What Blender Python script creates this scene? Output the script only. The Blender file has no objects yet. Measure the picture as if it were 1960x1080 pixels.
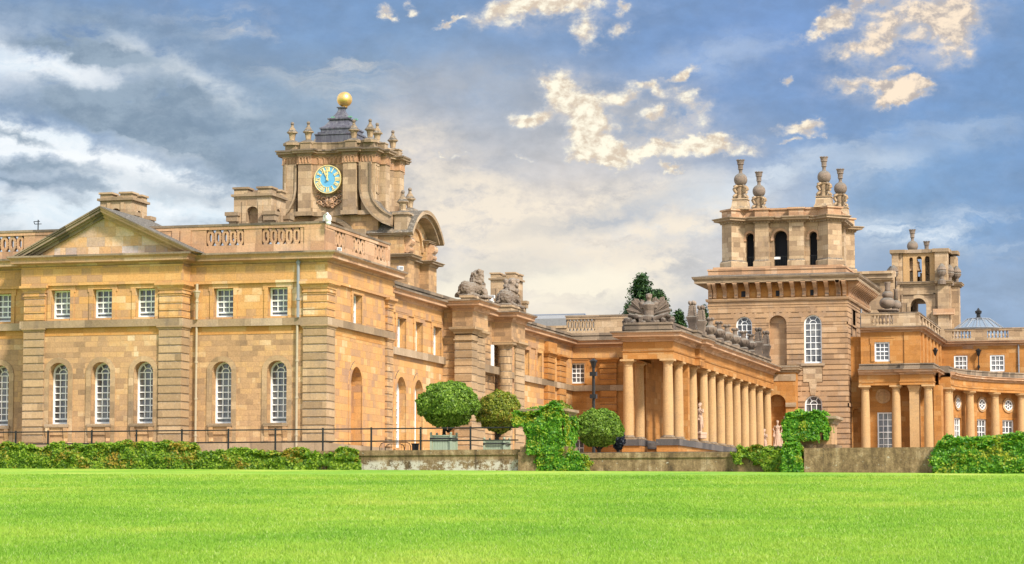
import bpy, math, random
import numpy as np
from mathutils import Vector, noise as mnoise
random.seed(7); RNG = np.random.default_rng(7)
S = bpy.context.scene
COL = S.collection
PI = math.pi

# ------------------------------------------------------------------ camera and survey
# World axes: x runs along the palace front (right), y runs back into the court, z up, z = 0 at the foot of the left block.
FPX, TH, ZE = 5000.0, math.radians(14.8), -3.45
PITCH = math.atan(460 / FPX)
_c, _s, _cp, _sp = math.cos(TH), math.sin(TH), math.cos(PITCH), math.sin(PITCH)

def ray(u, v):
    a = (u - 980) / FPX; b = (540 - v) / FPX
    fw = _cp - b * _sp; up = _sp + b * _cp
    return (a * _c - fw * _s, a * _s + fw * _c, up)
def fy(u, v, y):                      # sight line meets a wall facing the viewer: (x, z)
    d = ray(u, v); t = y / d[1]; return t * d[0], ZE + t * d[2]
def fx(u, v, x):                      # sight line meets a wall facing the court: (y, z)
    d = ray(u, v); t = x / d[0]; return t * d[1], ZE + t * d[2]
def X(u, y, v=700): return fy(u, v, y)[0]
def Z(v, y, u=980): return fy(u, v, y)[1]
def Y(u, x, v=700): return fx(u, v, x)[0]

cam_d = bpy.data.cameras.new('camera'); cam = bpy.data.objects.new('camera', cam_d); COL.objects.link(cam)
cam.location = (0, 0, ZE); cam.rotation_euler = (PI / 2 + PITCH, 0, TH)
cam_d.sensor_width = 36; cam_d.lens = 36 * FPX / 1960; cam_d.clip_start = 0.5; cam_d.clip_end = 9000
S.camera = cam

# ------------------------------------------------------------------ mesh tools
class MB:
    def __init__(s): s.v = []; s.f = []
    def add(s, vs, fs):
        n = len(s.v); s.v.extend(vs); s.f.extend([tuple(i + n for i in f) for f in fs]); return s
    def poly(s, vs): return s.add(list(vs), [tuple(range(len(vs)))])
    def box(s, x0, x1, y0, y1, z0, z1):
        return s.add([(x, y, z) for z in (z0, z1) for y in (y0, y1) for x in (x0, x1)],
                     [(0, 2, 3, 1), (4, 5, 7, 6), (0, 1, 5, 4), (2, 6, 7, 3), (0, 4, 6, 2), (1, 3, 7, 5)])
    def bar(s, M, u0, u1, z0, z1, d0, d1, du=None):      # box in wall coordinates, d0 nearest the viewer
        n = 1 if not du else max(1, int(math.ceil((u1 - u0) / du)))
        us = [u0 + (u1 - u0) * i / n for i in range(n + 1)]
        vs = []; fs = []
        for u in us: vs += [M(u, z0, d0), M(u, z1, d0), M(u, z1, d1), M(u, z0, d1)]
        for i in range(n):
            a = 4 * i; b = a + 4
            for k in range(4): fs.append((a + k, b + k, b + (k + 1) % 4, a + (k + 1) % 4))
        fs += [(0, 1, 2, 3), (4 * n + 3, 4 * n + 2, 4 * n + 1, 4 * n)]
        return s.add(vs, fs)
    def prism(s, M, pts, d0, d1):                         # outline in wall coordinates, given its thickness
        n = len(pts)
        vs = [M(u, z, d0) for u, z in pts] + [M(u, z, d1) for u, z in pts]
        fs = [tuple(range(n)), tuple(range(2 * n - 1, n - 1, -1))] + [(i, (i + 1) % n, n + (i + 1) % n, n + i) for i in range(n)]
        return s.add(vs, fs)
    def band(s, M, uc, zc, r0, r1, d0, d1, a0=0, a1=PI, n=12):
        for i in range(n):
            p, q = a0 + (a1 - a0) * i / n, a0 + (a1 - a0) * (i + 1) / n
            cs = [(uc + r * math.cos(t), zc + r * math.sin(t)) for r, t in ((r0, p), (r1, p), (r1, q), (r0, q))]
            s.prism(M, cs, d0, d1)
        return s
    def sweep(s, path, prof, closed=False):               # path in plan, outward is on its right
        n = len(path); ns = []
        def nrm(a, b):
            dx, dy = b[0] - a[0], b[1] - a[1]; L = math.hypot(dx, dy) or 1; return (dy / L, -dx / L)
        for i in range(n):
            if closed: n1, n2 = nrm(path[i - 1], path[i]), nrm(path[i], path[(i + 1) % n])
            else:
                n1 = nrm(path[max(i - 1, 0)], path[max(i - 1, 0) + 1]); n2 = nrm(path[min(i, n - 2)], path[min(i, n - 2) + 1])
            k = 1 + n1[0] * n2[0] + n1[1] * n2[1]
            ns.append(((n1[0] + n2[0]) / k, (n1[1] + n2[1]) / k))
        m = len(prof); vs = []; fs = []
        for p, nn in zip(path, ns):
            for o, z in prof: vs.append((p[0] + nn[0] * o, p[1] + nn[1] * o, z))
        for i in range(n if closed else n - 1):
            j = (i + 1) % n
            for k in range(m - 1): fs.append((i * m + k, j * m + k, j * m + k + 1, i * m + k + 1))
        if not closed: fs += [tuple(range(m)), tuple(range(n * m - 1, (n - 1) * m - 1, -1))]
        return s.add(vs, fs)
    def lathe(s, cx, cy, prof, n=16, ph=0.0):
        m = len(prof); vs = []; fs = []
        for i in range(n):
            a = 2 * PI * i / n + ph
            for r, z in prof: vs.append((cx + r * math.cos(a), cy + r * math.sin(a), z))
        for i in range(n):
            j = (i + 1) % n
            for k in range(m - 1): fs.append((i * m + k, j * m + k, j * m + k + 1, i * m + k + 1))
        fs += [tuple(i * m for i in range(n - 1, -1, -1)), tuple(i * m + m - 1 for i in range(n))]
        return s.add(vs, fs)
    def tube(s, pts, r, n=8):
        pts = [Vector(p) for p in pts]; rs = r if isinstance(r, (list, tuple)) else [r] * len(pts)
        vs = []; fs = []; up = Vector((0.13, 0.21, 0.97))
        for i, p in enumerate(pts):
            t = (pts[min(i + 1, len(pts) - 1)] - pts[max(i - 1, 0)]).normalized()
            a = t.cross(up)
            if a.length < 1e-3: a = t.cross(Vector((1, 0, 0)))
            a.normalize(); b = t.cross(a)
            for k in range(n):
                w = 2 * PI * k / n; vs.append(tuple(p + (a * math.cos(w) + b * math.sin(w)) * rs[i]))
        for i in range(len(pts) - 1):
            for k in range(n): fs.append((i * n + k, i * n + (k + 1) % n, (i + 1) * n + (k + 1) % n, (i + 1) * n + k))
        fs += [tuple(range(n - 1, -1, -1)), tuple(range((len(pts) - 1) * n, len(pts) * n))]
        return s.add(vs, fs)
    def ball(s, c, r, n=12, m=8):
        rx, ry, rz = r if isinstance(r, (tuple, list)) else (r, r, r)
        vs = [(c[0], c[1], c[2] - rz)]; fs = []
        for i in range(1, m):
            t = -PI / 2 + PI * i / m
            for k in range(n):
                a = 2 * PI * k / n; vs.append((c[0] + rx * math.cos(t) * math.cos(a), c[1] + ry * math.cos(t) * math.sin(a), c[2] + rz * math.sin(t)))
        vs.append((c[0], c[1], c[2] + rz)); L = len(vs) - 1
        for k in range(n): fs.append((0, 1 + (k + 1) % n, 1 + k)); fs.append((L, L - n + k, L - n + (k + 1) % n))
        for i in range(m - 2):
            for k in range(n):
                a = 1 + i * n; fs.append((a + k, a + (k + 1) % n, a + n + (k + 1) % n, a + n + k))
        return s.add(vs, fs)

ORG = {}
def link(o): COL.objects.link(o); return o
def thing(name, label, cat, loc=(0, 0, 0), group=None):
    o = link(bpy.data.objects.new(name, None)); o.location = loc; ORG[o.name] = Vector(loc); o.empty_display_size = 0.5
    return tag(o, label, cat, group)
def tag(o, label=None, cat=None, group=None, kind=None):
    for k, w in (('label', label), ('category', cat), ('group', group), ('kind', kind)):
        if w: o[k] = w
    return o
def obj(name, mb, mat, parent=None, smooth=False, org=None):
    me = bpy.data.meshes.new(name); off = ORG[parent.name] if parent else Vector(org or (0, 0, 0))
    me.from_pydata([(a - off.x, b - off.y, c - off.z) for a, b, c in mb.v], [], mb.f)
    if smooth: me.polygons.foreach_set('use_smooth', [True] * len(me.polygons))
    me.materials.append(mat); me.update()
    o = link(bpy.data.objects.new(name, me))
    if parent: o.parent = parent; ORG[o.name] = off
    else: o.location = off; ORG[o.name] = off
    return o
def copy_tree(o, parent=None):
    c = o.copy(); link(c); ORG[c.name] = ORG[o.name].copy()
    if parent: c.parent = parent
    for ch in list(o.children): copy_tree(ch, c)
    return c
def put(o, loc, rz=0, sc=1):
    o.location = loc; o.rotation_euler = (0, 0, rz); o.scale = (sc, sc, sc); return o
def autosmooth(o, ang=40):
    me = o.data
    me.polygons.foreach_set('use_smooth', [True] * len(me.polygons))
    me.set_sharp_from_angle(angle=math.radians(ang)); return o
def MX(y0): return lambda u, z, d: (u, y0 + d, z)
def MY(x0): return lambda u, z, d: (x0 - d, u, z)
def MARC(cx, cy, R):
    def M(u, z, d):
        p = PI - u / R; return (cx + (R + d) * math.cos(p), cy + (R + d) * math.sin(p), z)
    return M

def op(c, w, z0, z1, arch=False, blind=False, depth=0.5): return dict(c=c, w=w, z0=z0, z1=z1, arch=arch, blind=blind, depth=depth)
def facade(mb, M, u0, u1, z0, z1, ops=(), du=None):
    """a wall skin with real openings and their reveals"""
    def rect(a, b, c, d):
        if b - a < 1e-5 or d - c < 1e-5: return
        n = 1 if not du else max(1, int(math.ceil((b - a) / du)))
        for i in range(n):
            p, q = a + (b - a) * i / n, a + (b - a) * (i + 1) / n
            mb.poly([M(p, c, 0), M(q, c, 0), M(q, d, 0), M(p, d, 0)])
    cur = u0
    for o in sorted(ops, key=lambda o: o['c']):
        l, r, D = o['c'] - o['w'] / 2, o['c'] + o['w'] / 2, o['depth']
        rect(cur, l, z0, z1); rect(l, r, z0, o['z0']); cur = r
        if o['arch']:
            R = o['w'] / 2; zs = o['z1'] - R; N = 12
            pts = [(o['c'] - R * math.cos(PI * i / N), zs + R * math.sin(PI * i / N)) for i in range(N + 1)]
            for p, q in zip(pts, pts[1:]): mb.poly([M(p[0], p[1], 0), M(q[0], q[1], 0), M(q[0], z1, 0), M(p[0], z1, 0)])
            out = [(l, o['z0'])] + pts + [(r, o['z0'])]
        else:
            rect(l, r, o['z1'], z1); out = [(l, o['z0']), (l, o['z1']), (r, o['z1']), (r, o['z0'])]
        for i in range(len(out)):
            p, q = out[i], out[(i + 1) % len(out)]
            mb.poly([M(p[0], p[1], 0), M(p[0], p[1], D), M(q[0], q[1], D), M(q[0], q[1], 0)])
        if o['blind']: mb.poly([M(p[0], p[1], D) for p in out])
    rect(cur, u1, z0, z1)
def rustic(mb, M, u0, u1, z0, z1, ch, ops=(), g=0.05, gap=0.05):
    """channelled courses standing proud of a wall, cut round its openings"""
    n = max(1, int(round((z1 - z0) / ch))); ch = (z1 - z0) / n
    def hw(o, z):
        if z < o['z0'] - 1e-6 or z > o['z1'] + 1e-6: return None
        R = o['w'] / 2 + o.get('pad', 0); zs = o['z1'] - R
        if not o['arch'] or z <= zs: return R
        return math.sqrt(max(R * R - (z - zs) ** 2, 0))
    for i in range(n):
        a, b = z0 + i * ch + gap / 2, z0 + (i + 1) * ch - gap / 2
        cuts = {a, b}
        for o in ops:
            for z in (o['z0'], o['z1']):
                if a < z < b: cuts.add(z)
            if o['arch'] and b > o['z1'] - o['w'] / 2 and a < o['z1']: cuts |= {a + (b - a) * k / 4 for k in range(5)}
        cs = sorted(cuts)
        for za, zb in zip(cs, cs[1:]):
            m = (za + zb) / 2; ed = [(u0, u0)]
            for o in sorted(ops, key=lambda o: o['c']):
                if hw(o, m) is not None:
                    ha, hb = hw(o, za), hw(o, zb); ha = 0 if ha is None else ha; hb = 0 if hb is None else hb
                    ed += [(o['c'] - ha, o['c'] - hb), (o['c'] + ha, o['c'] + hb)]
            ed.append((u1, u1))
            for (la, lb), (ra, rb) in zip(ed[0::2], ed[1::2]):
                vs = [M(la, za, -g), M(ra, za, -g), M(rb, zb, -g), M(lb, zb, -g), M(la, za, 0), M(ra, za, 0), M(rb, zb, 0), M(lb, zb, 0)]
                mb.add(vs, [(0, 1, 2, 3), (0, 4, 5, 1), (2, 6, 7, 3), (1, 5, 6, 2), (0, 3, 7, 4)])
def rblocks(mb, x0, x1, y0, y1, z0, z1, ch=0.42, g=0.035, gap=0.05):
    """a rusticated pier: closed stack of courses with sunk joints"""
    n = max(1, int(round((z1 - z0) / ch))); h = (z1 - z0) / n; prof = [(-1e-3 - g, z0)]
    for i in range(n):
        a, b = z0 + i * h, z0 + (i + 1) * h
        prof += [(-g, a), (-g, a + gap / 2), (0, a + gap), (0, b - gap / 2), (-g, b)]
    mb.sweep([(x0, y0), (x1, y0), (x1, y1), (x0, y1)], prof, closed=True)
    mb.poly([(x0 + g, y0 + g, z1), (x1 - g, y0 + g, z1), (x1 - g, y1 - g, z1), (x0 + g, y1 - g, z1)])
def cornice(z0, z1, p):
    h = z1 - z0
    return [(0, z0), (.08 * p, z0), (.14 * p, z0 + .14 * h), (.14 * p, z0 + .24 * h), (.3 * p, z0 + .42 * h), (.72 * p, z0 + .46 * h), (.72 * p, z0 + .5 * h),
            (.8 * p, z0 + .5 * h), (.8 * p, z0 + .74 * h), (.9 * p, z0 + .86 * h), (p, z0 + .9 * h), (p, z1), (0, z1 + .06)]
def weather_top(parent, path, z, p, closed=False):
    t_ = MB(); t_.sweep(path, [(.02, z - .035), (p + .02, z - .035), (p + .02, z + .05), (.02, z + .09)], closed); return obj('cornice_top', t_, STAINED, parent)
def slab(z0, z1, p): return [(0, z0), (p, z0), (p, z1), (0, z1)]
def capm(z0, z1, p):
    h = z1 - z0; return [(0, z0), (.2 * p, z0), (.25 * p, z0 + .2 * h), (.45 * p, z0 + .4 * h), (.85 * p, z0 + .6 * h), (p, z0 + .65 * h), (p, z1), (0, z1)]
def rectpath(x0, x1, y0, y1): return [(x0, y0), (x1, y0), (x1, y1), (x0, y1)]
def capbox(mb, x0, x1, y0, y1, prof):
    mb.sweep(rectpath(x0, x1, y0, y1), prof, closed=True)
    for k in (0, -1):
        o, z = prof[k]; mb.poly([(x0 - o, y0 - o, z), (x1 + o, y0 - o, z), (x1 + o, y1 + o, z), (x0 - o, y1 + o, z)])

# ------------------------------------------------------------------ materials
def mat_new(name):
    m = bpy.data.materials.new(name); m.use_nodes = True; nt = m.node_tree
    b = nt.nodes['Principled BSDF']; return m, nt, b
class NT:
    def __init__(s, nt): s.nt = nt
    def n(s, t, **k):
        d = s.nt.nodes.new(t)
        for a, b in k.items(): setattr(d, a, b)
        return d
    def put(s, sock, val):
        if isinstance(val, bpy.types.NodeSocket): s.nt.links.new(val, sock)
        elif val is not None: sock.default_value = val
    def math(s, o, a, b=None, c=None, clamp=False):
        d = s.n('ShaderNodeMath', operation=o, use_clamp=clamp); s.put(d.inputs[0], a); s.put(d.inputs[1], b); s.put(d.inputs[2], c); return d.outputs[0]
    def mix(s, f, a, b, mode='MIX'):
        d = s.n('ShaderNodeMix', data_type='RGBA', blend_type=mode); s.put(d.inputs[0], f)
        for k, w in ((6, a), (7, b)): s.put(d.inputs[k], (*w, 1) if isinstance(w, tuple) and len(w) == 3 else w)
        return d.outputs[2]
    def noise(s, vec, sc, det=4, rough=.55, dist=0):
        d = s.n('ShaderNodeTexNoise'); s.put(d.inputs['Vector'], vec); d.inputs['Scale'].default_value = sc
        d.inputs['Detail'].default_value = det; d.inputs['Roughness'].default_value = rough; d.inputs['Distortion'].default_value = dist; return d.outputs[0]
    def step(s, x, a, b):
        d = s.n('ShaderNodeMapRange', interpolation_type='SMOOTHSTEP'); s.put(d.inputs[0], x); d.inputs[1].default_value = a; d.inputs[2].default_value = b; return d.outputs[0]
    def comb(s, x, y, z=0):
        d = s.n('ShaderNodeCombineXYZ')
        for i, k in enumerate((x, y, z)): s.put(d.inputs[i], k)
        return d.outputs[0]
    def ramp(s, f, stops, interp='LINEAR'):
        d = s.n('ShaderNodeValToRGB'); s.put(d.inputs[0], f); r = d.color_ramp; r.interpolation = interp
        while len(r.elements) < len(stops): r.elements.new(.5)
        for e, (p, c) in zip(r.elements, stops): e.position = p; e.color = (*c, 1)
        return d.outputs[0]
    def bump(s, h, st, dist=.05):
        d = s.n('ShaderNodeBump'); s.put(d.inputs['Height'], h); d.inputs['Strength'].default_value = st; d.inputs['Distance'].default_value = dist; return d.outputs[0]

def stone(name, stops, bw=1.1, bh=0.42, joint=.45, grey=(.20, .165, .125), gamt=.35, top=(.085, .078, .068), contrast=1.0, spots=.25, seed=0.0, blocks=1.0):
    m, nt, b = mat_new(name); q = NT(nt)
    g = q.n('ShaderNodeNewGeometry'); P = q.n('ShaderNodeSeparateXYZ'); nt.links.new(g.outputs['Position'], P.inputs[0])
    N = q.n('ShaderNodeSeparateXYZ'); nt.links.new(g.outputs['True Normal'], N.inputs[0])
    az = q.math('ABSOLUTE', N.outputs[2])
    u = q.math('SUBTRACT', q.math('MULTIPLY', P.outputs[1], N.outputs[0]), q.math('MULTIPLY', P.outputs[0], N.outputs[1]))
    u = q.math('ADD', u, q.math('MULTIPLY', P.outputs[0], az)); v = q.math('ADD', P.outputs[2], q.math('MULTIPLY', P.outputs[1], az))
    uv = q.comb(q.math('ADD', u, seed * 3.7), q.math('ADD', v, seed))
    def brick(sc, w, h, off, mortar):
        d = q.n('ShaderNodeTexBrick', offset=off, squash=.62, squash_frequency=3); nt.links.new(uv, d.inputs['Vector'])
        for k, w_ in (('Color1', (0, 0, 0, 1)), ('Color2', (1, 1, 1, 1)), ('Mortar', (.5, .5, .5, 1)), ('Scale', sc), ('Mortar Size', mortar), ('Mortar Smooth', .3), ('Bias', 0.0), ('Brick Width', w), ('Row Height', h)):
            d.inputs[k].default_value = w_
        return d
    b1 = brick(1.0, bw, bh, .43, .009); b2 = brick(1.0, bw * 2.3, bh * 2, .31, .0)
    pos = g.outputs['Position']
    n1 = q.noise(pos, .22, 3); n2 = q.noise(pos, 2.3, 5, .65); n3 = q.noise(pos, 12, 4, .75)
    t = q.math('ADD', q.math('MULTIPLY_ADD', b1.outputs['Color'], .62 * blocks, .31 * (1 - blocks)), q.math('MULTIPLY_ADD', b2.outputs['Color'], .22 * blocks, .11 * (1 - blocks)))
    t = q.math('ADD', t, q.math('MULTIPLY', q.math('SUBTRACT', n1, .5), .9)); t = q.math('ADD', t, q.math('MULTIPLY', q.math('SUBTRACT', n2, .5), .35))
    t = q.math('ADD', q.math('MULTIPLY', q.math('SUBTRACT', t, .42), contrast), .48)
    c = q.ramp(t, stops)
    # weathering with shapes of its own: grey crusts, pale scars, dark lichen where water lies on ledges
    crust = q.step(q.math('ADD', q.math('MULTIPLY', n2, .6), q.math('MULTIPLY', q.noise(pos, .55, 4, .6), .55)), .55, .78)
    c = q.mix(q.math('MULTIPLY', crust, gamt), c, grey)
    c = q.mix(q.math('MULTIPLY', q.step(q.noise(pos, 5.5, 4, .7), .62, .74), spots), c, (.5, .42, .32))
    strk = q.noise(q.comb(q.math('MULTIPLY', u, 2.2), q.math('MULTIPLY', v, .22), 3.1), 1, 4, .6)
    c = q.mix(q.math('MULTIPLY', q.step(strk, .56, .75), gamt * .8), c, tuple(k * .62 for k in grey))
    hv = q.math('MULTIPLY_ADD', n3, .9, .55); c = q.mix(1.0, c, q.comb(q.math('MULTIPLY', hv, 1.035), q.math('MULTIPLY', hv, .985), q.math('MULTIPLY', hv, 1.0)), 'MULTIPLY')
    if joint: c = q.mix(q.math('MULTIPLY', b1.outputs['Fac'], joint), c, tuple(k * .38 for k in stops[len(stops) // 2][1]))
    up = q.step(q.math('ADD', N.outputs[2], q.math('MULTIPLY', q.math('SUBTRACT', n2, .5), .7)), .35, .7)
    c = q.mix(q.math('MULTIPLY', up, .9), c, q.mix(q.step(q.noise(pos, 9, 4, .7), .5, .62), top, (.24, .22, .19)))
    nt.links.new(c, b.inputs['Base Color']); b.inputs['Roughness'].default_value = .9; b.inputs['Specular IOR Level'].default_value = .25
    h = q.math('ADD', q.math('MULTIPLY', n3, .4), q.math('MULTIPLY', n2, .8)); h = q.math('SUBTRACT', h, q.math('MULTIPLY', b1.outputs['Fac'], .6))
    nt.links.new(q.bump(h, .5, .04), b.inputs['Normal']); return m

TAN = stone('stone_tan', [(.05, (.25, .165, .09)), (.28, (.385, .245, .125)), (.5, (.46, .29, .145)), (.72, (.50, .315, .14)), (.95, (.62, .48, .29))], bw=.64, bh=.27, gamt=.32, spots=.3, joint=.25)
WARM = stone('stone_warm', [(.05, (.36, .22, .13)), (.28, (.46, .27, .125)), (.5, (.55, .30, .105)), (.75, (.58, .345, .135)), (.95, (.64, .47, .27))], bw=.85, bh=.36, gamt=.24, joint=.3, seed=5)
ORANGE = stone('stone_orange', [(.05, (.27, .13, .04)), (.35, (.40, .18, .045)), (.6, (.455, .215, .06)), (.9, (.49, .30, .12))], gamt=.2, contrast=.8, joint=.25, seed=9)
WEATH = stone('stone_weathered', [(.05, (.23, .165, .10)), (.35, (.36, .255, .15)), (.6, (.45, .33, .195)), (.95, (.55, .43, .28))], gamt=.4, grey=(.23, .18, .14), seed=13, spots=.4)
BANDED = stone('stone_banded', [(.05, (.25, .16, .09)), (.35, (.36, .23, .125)), (.6, (.43, .275, .145)), (.95, (.50, .35, .21))], bw=1.5, bh=.44, joint=.2, gamt=.5, grey=(.27, .21, .16), spots=.55, seed=15)
TRIM = stone('stone_trim', [(.05, (.31, .185, .105)), (.4, (.46, .275, .15)), (.7, (.53, .335, .19)), (.95, (.60, .43, .28))], bw=1.6, bh=.6, joint=.3, gamt=.45, grey=(.22, .185, .15), spots=.35, seed=17)
LEDGE = stone('stone_ledge', [(.05, (.19, .14, .085)), (.4, (.30, .22, .13)), (.7, (.37, .275, .17)), (.95, (.46, .36, .24))], bw=1.7, bh=.8, joint=.35, gamt=.5, grey=(.17, .14, .115), spots=.45, seed=21)
GREYST = stone('stone_grey', [(.05, (.11, .09, .07)), (.4, (.20, .158, .12)), (.7, (.27, .215, .16)), (.95, (.36, .29, .22))], joint=0, blocks=.3, gamt=.6, grey=(.12, .105, .09), top=(.15, .135, .115), spots=.5, seed=25)
STATUE = stone('stone_lichened', [(.05, (.06, .05, .04)), (.35, (.13, .10, .075)), (.6, (.21, .165, .12)), (.95, (.36, .29, .22))], joint=0, blocks=.0, contrast=2.2, gamt=.5, grey=(.09, .08, .07), top=(.20, .175, .145), spots=.7, seed=43)
STAINED = stone('stone_stained', [(.05, (.09, .074, .055)), (.4, (.185, .145, .10)), (.7, (.28, .215, .145)), (.95, (.40, .31, .21))], bw=1.3, bh=2, joint=.6, gamt=.5, grey=(.1, .088, .076), spots=.5, seed=47)
QUOIN = stone('stone_quoin', [(.05, (.25, .175, .095)), (.4, (.36, .25, .135)), (.7, (.44, .31, .17)), (.95, (.52, .38, .22))], bw=3, bh=.4, joint=.2, gamt=.4, grey=(.2, .165, .13), spots=.5, seed=23)
DARKST = stone('stone_dark', [(.05, (.055, .052, .05)), (.5, (.10, .095, .09)), (.95, (.17, .15, .13))], bw=1.9, bh=.6, joint=.3, gamt=.4, grey=(.07, .07, .07), spots=.5, seed=29)
COLST = stone('stone_column', [(.05, (.34, .205, .09)), (.4, (.47, .30, .135)), (.7, (.54, .36, .17)), (.95, (.58, .42, .23))], bw=9, bh=.9, joint=0, gamt=.28, contrast=.9, seed=33, blocks=0)
PINK = stone('stone_figure', [(.1, (.42, .29, .20)), (.6, (.52, .37, .265)), (.95, (.58, .45, .34))], joint=0, blocks=0, gamt=.25, grey=(.25, .18, .13), top=(.36, .27, .2), seed=37)

def simple(name, col, rough=.6, metal=0, var=.12, sc=6, spec=.4):
    m, nt, b = mat_new(name); q = NT(nt); g = q.n('ShaderNodeNewGeometry')
    hv = q.math('MULTIPLY_ADD', q.noise(g.outputs['Position'], sc, 4, .6), var * 2, 1 - var)
    nt.links.new(q.mix(1.0, col, q.comb(hv, hv, hv), 'MULTIPLY'), b.inputs['Base Color'])
    b.inputs['Roughness'].default_value = rough; b.inputs['Metallic'].default_value = metal; b.inputs['Specular IOR Level'].default_value = spec; return m
WHITE = simple('white_paint', (.86, .86, .85), .45, var=.06)
BLACK = simple('black_iron', (.012, .012, .013), .45, var=.2)
CREAM = simple('cream_pipe_paint', (.42, .34, .23), .5, var=.15)
GREYP = simple('grey_pipe_paint', (.24, .25, .27), .5, var=.15)
SAGE = simple('sage_green_paint', (.30, .36, .26), .5, var=.1)
GOLD = simple('gilded_copper', (.84, .56, .20), .42, 1.0, .14, 4)
GILT = simple('gold_leaf', (.88, .68, .28), .45, 0.0, .05)
BLUE = simple('clock_blue_paint', (.13, .40, .62), .5, var=.05)
SLATE = simple('blue_slate', (.15, .17, .21), .6, var=.2)
BARK = simple('bark', (.035, .026, .018), .9, var=.3)
PLAST = simple('pale_plastic', (.82, .78, .76), .4, var=.03)
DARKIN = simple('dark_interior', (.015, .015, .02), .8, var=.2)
def lead():
    m, nt, b = mat_new('roof_lead'); q = NT(nt); g = q.n('ShaderNodeNewGeometry'); pos = g.outputs['Position']
    P = q.n('ShaderNodeSeparateXYZ'); nt.links.new(pos, P.inputs[0])
    st = q.noise(q.comb(q.math('MULTIPLY', P.outputs[0], 5), q.math('MULTIPLY', P.outputs[1], 5), q.math('MULTIPLY', P.outputs[2], .5)), 1.3, 5, .7)
    c = q.ramp(st, [(.25, (.045, .043, .06)), (.5, (.11, .105, .13)), (.68, (.19, .19, .20)), (.8, (.25, .24, .15))])
    c = q.mix(q.math('MULTIPLY', q.step(q.noise(pos, 2.7, 3), .6, .72), .5), c, (.12, .07, .10))
    nt.links.new(c, b.inputs['Base Color']); b.inputs['Roughness'].default_value = .5; b.inputs['Metallic'].default_value = .25; return m
LEAD = lead()
VERDI = simple('verdigris', (.14, .30, .22), .7, var=.25)
def glass():
    m, nt, b = mat_new('window_glass'); q = NT(nt); g = q.n('ShaderNodeNewGeometry'); pos = g.outputs['Position']
    n = q.noise(pos, 1.6, 3, .6); cu = q.step(q.noise(q.comb(0, 0, 0), 1), 0, 1)
    P = q.n('ShaderNodeSeparateXYZ'); nt.links.new(pos, P.inputs[0])
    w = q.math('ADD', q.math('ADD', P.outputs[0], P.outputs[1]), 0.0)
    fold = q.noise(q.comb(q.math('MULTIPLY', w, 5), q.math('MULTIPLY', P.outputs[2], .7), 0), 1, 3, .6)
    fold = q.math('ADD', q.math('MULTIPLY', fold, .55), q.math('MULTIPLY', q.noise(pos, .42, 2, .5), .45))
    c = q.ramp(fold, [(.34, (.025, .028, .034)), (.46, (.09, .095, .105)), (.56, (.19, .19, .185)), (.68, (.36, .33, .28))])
    nt.links.new(c, b.inputs['Base Color']); b.inputs['Roughness'].default_value = .06; b.inputs['Specular IOR Level'].default_value = .7
    nt.links.new(q.bump(n, .25, .08), b.inputs['Normal']); return m
GLASS = glass()
def clear_glass():
    m, nt, b = mat_new('skylight_glass'); q = NT(nt); b.inputs['Base Color'].default_value = (.35, .42, .5, 1); b.inputs['Roughness'].default_value = .1
    t = q.n('ShaderNodeBsdfTransparent'); x = q.n('ShaderNodeMixShader'); x.inputs[0].default_value = .3; nt.links.new(t.outputs[0], x.inputs[1]); nt.links.new(b.outputs[0], x.inputs[2]); nt.links.new(x.outputs[0], nt.nodes['Material Output'].inputs[0]); return m
def leafmat(name, cols, tr=.35, warm=None, wsc=1.0):
    m, nt, b = mat_new(name); q = NT(nt); g = q.n('ShaderNodeNewGeometry')
    f = q.math('ADD', q.math('MULTIPLY', g.outputs['Random Per Island'], .75), q.math('MULTIPLY', q.noise(g.outputs['Position'], 1.7, 3), .5)); f = q.math('SUBTRACT', f, .13)
    c = q.ramp(f, [(i / (len(cols) - 1) * .8 + .1, k) for i, k in enumerate(cols)])
    if warm: c = q.mix(q.math('MULTIPLY', q.step(q.math('ADD', q.noise(g.outputs['Position'], wsc, 3), q.math('MULTIPLY', g.outputs['Random Per Island'], .25)), .66, .84), .85), c, warm)
    nt.links.new(c, b.inputs['Base Color']); b.inputs['Roughness'].default_value = .5; b.inputs['Specular IOR Level'].default_value = .35
    t = q.n('ShaderNodeBsdfTranslucent'); nt.links.new(q.mix(1.0, c, (1.3, 1.5, .7), 'MULTIPLY'), t.inputs[0])
    x = q.n('ShaderNodeMixShader'); x.inputs[0].default_value = tr; nt.links.new(b.outputs[0], x.inputs[1]); nt.links.new(t.outputs[0], x.inputs[2])
    nt.links.new(x.outputs[0], nt.nodes['Material Output'].inputs[0]); return m
LEAF_A = leafmat('topiary_leaf', [(.04, .085, .009), (.10, .19, .016), (.19, .31, .03), (.32, .44, .07)])
LEAF_B = leafmat('golden_topiary_leaf', [(.06, .09, .010), (.15, .20, .02), (.27, .31, .035), (.40, .40, .06)], warm=(.34, .22, .03), wsc=2.2)
LEAF_I = leafmat('ivy_leaf', [(.035, .14, .012), (.075, .24, .014), (.15, .34, .022), (.28, .46, .035)], warm=(.42, .40, .035), wsc=1.1)
LEAF_H = leafmat('hedge_creeper_leaf', [(.05, .11, .012), (.12, .235, .016), (.24, .36, .025), (.36, .48, .045)], warm=(.40, .24, .035), wsc=1.0)
LEAF_C = leafmat('conifer_leaf', [(.008, .028, .010), (.018, .05, .014), (.035, .085, .018), (.06, .12, .025)], tr=.15)
LEAF_D = leafmat('leaf_shadow_tone', [(.004, .006, .014), (.008, .012, .028), (.014, .026, .03)], tr=.1)  # near-black blue that paints leaf shadow
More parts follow.
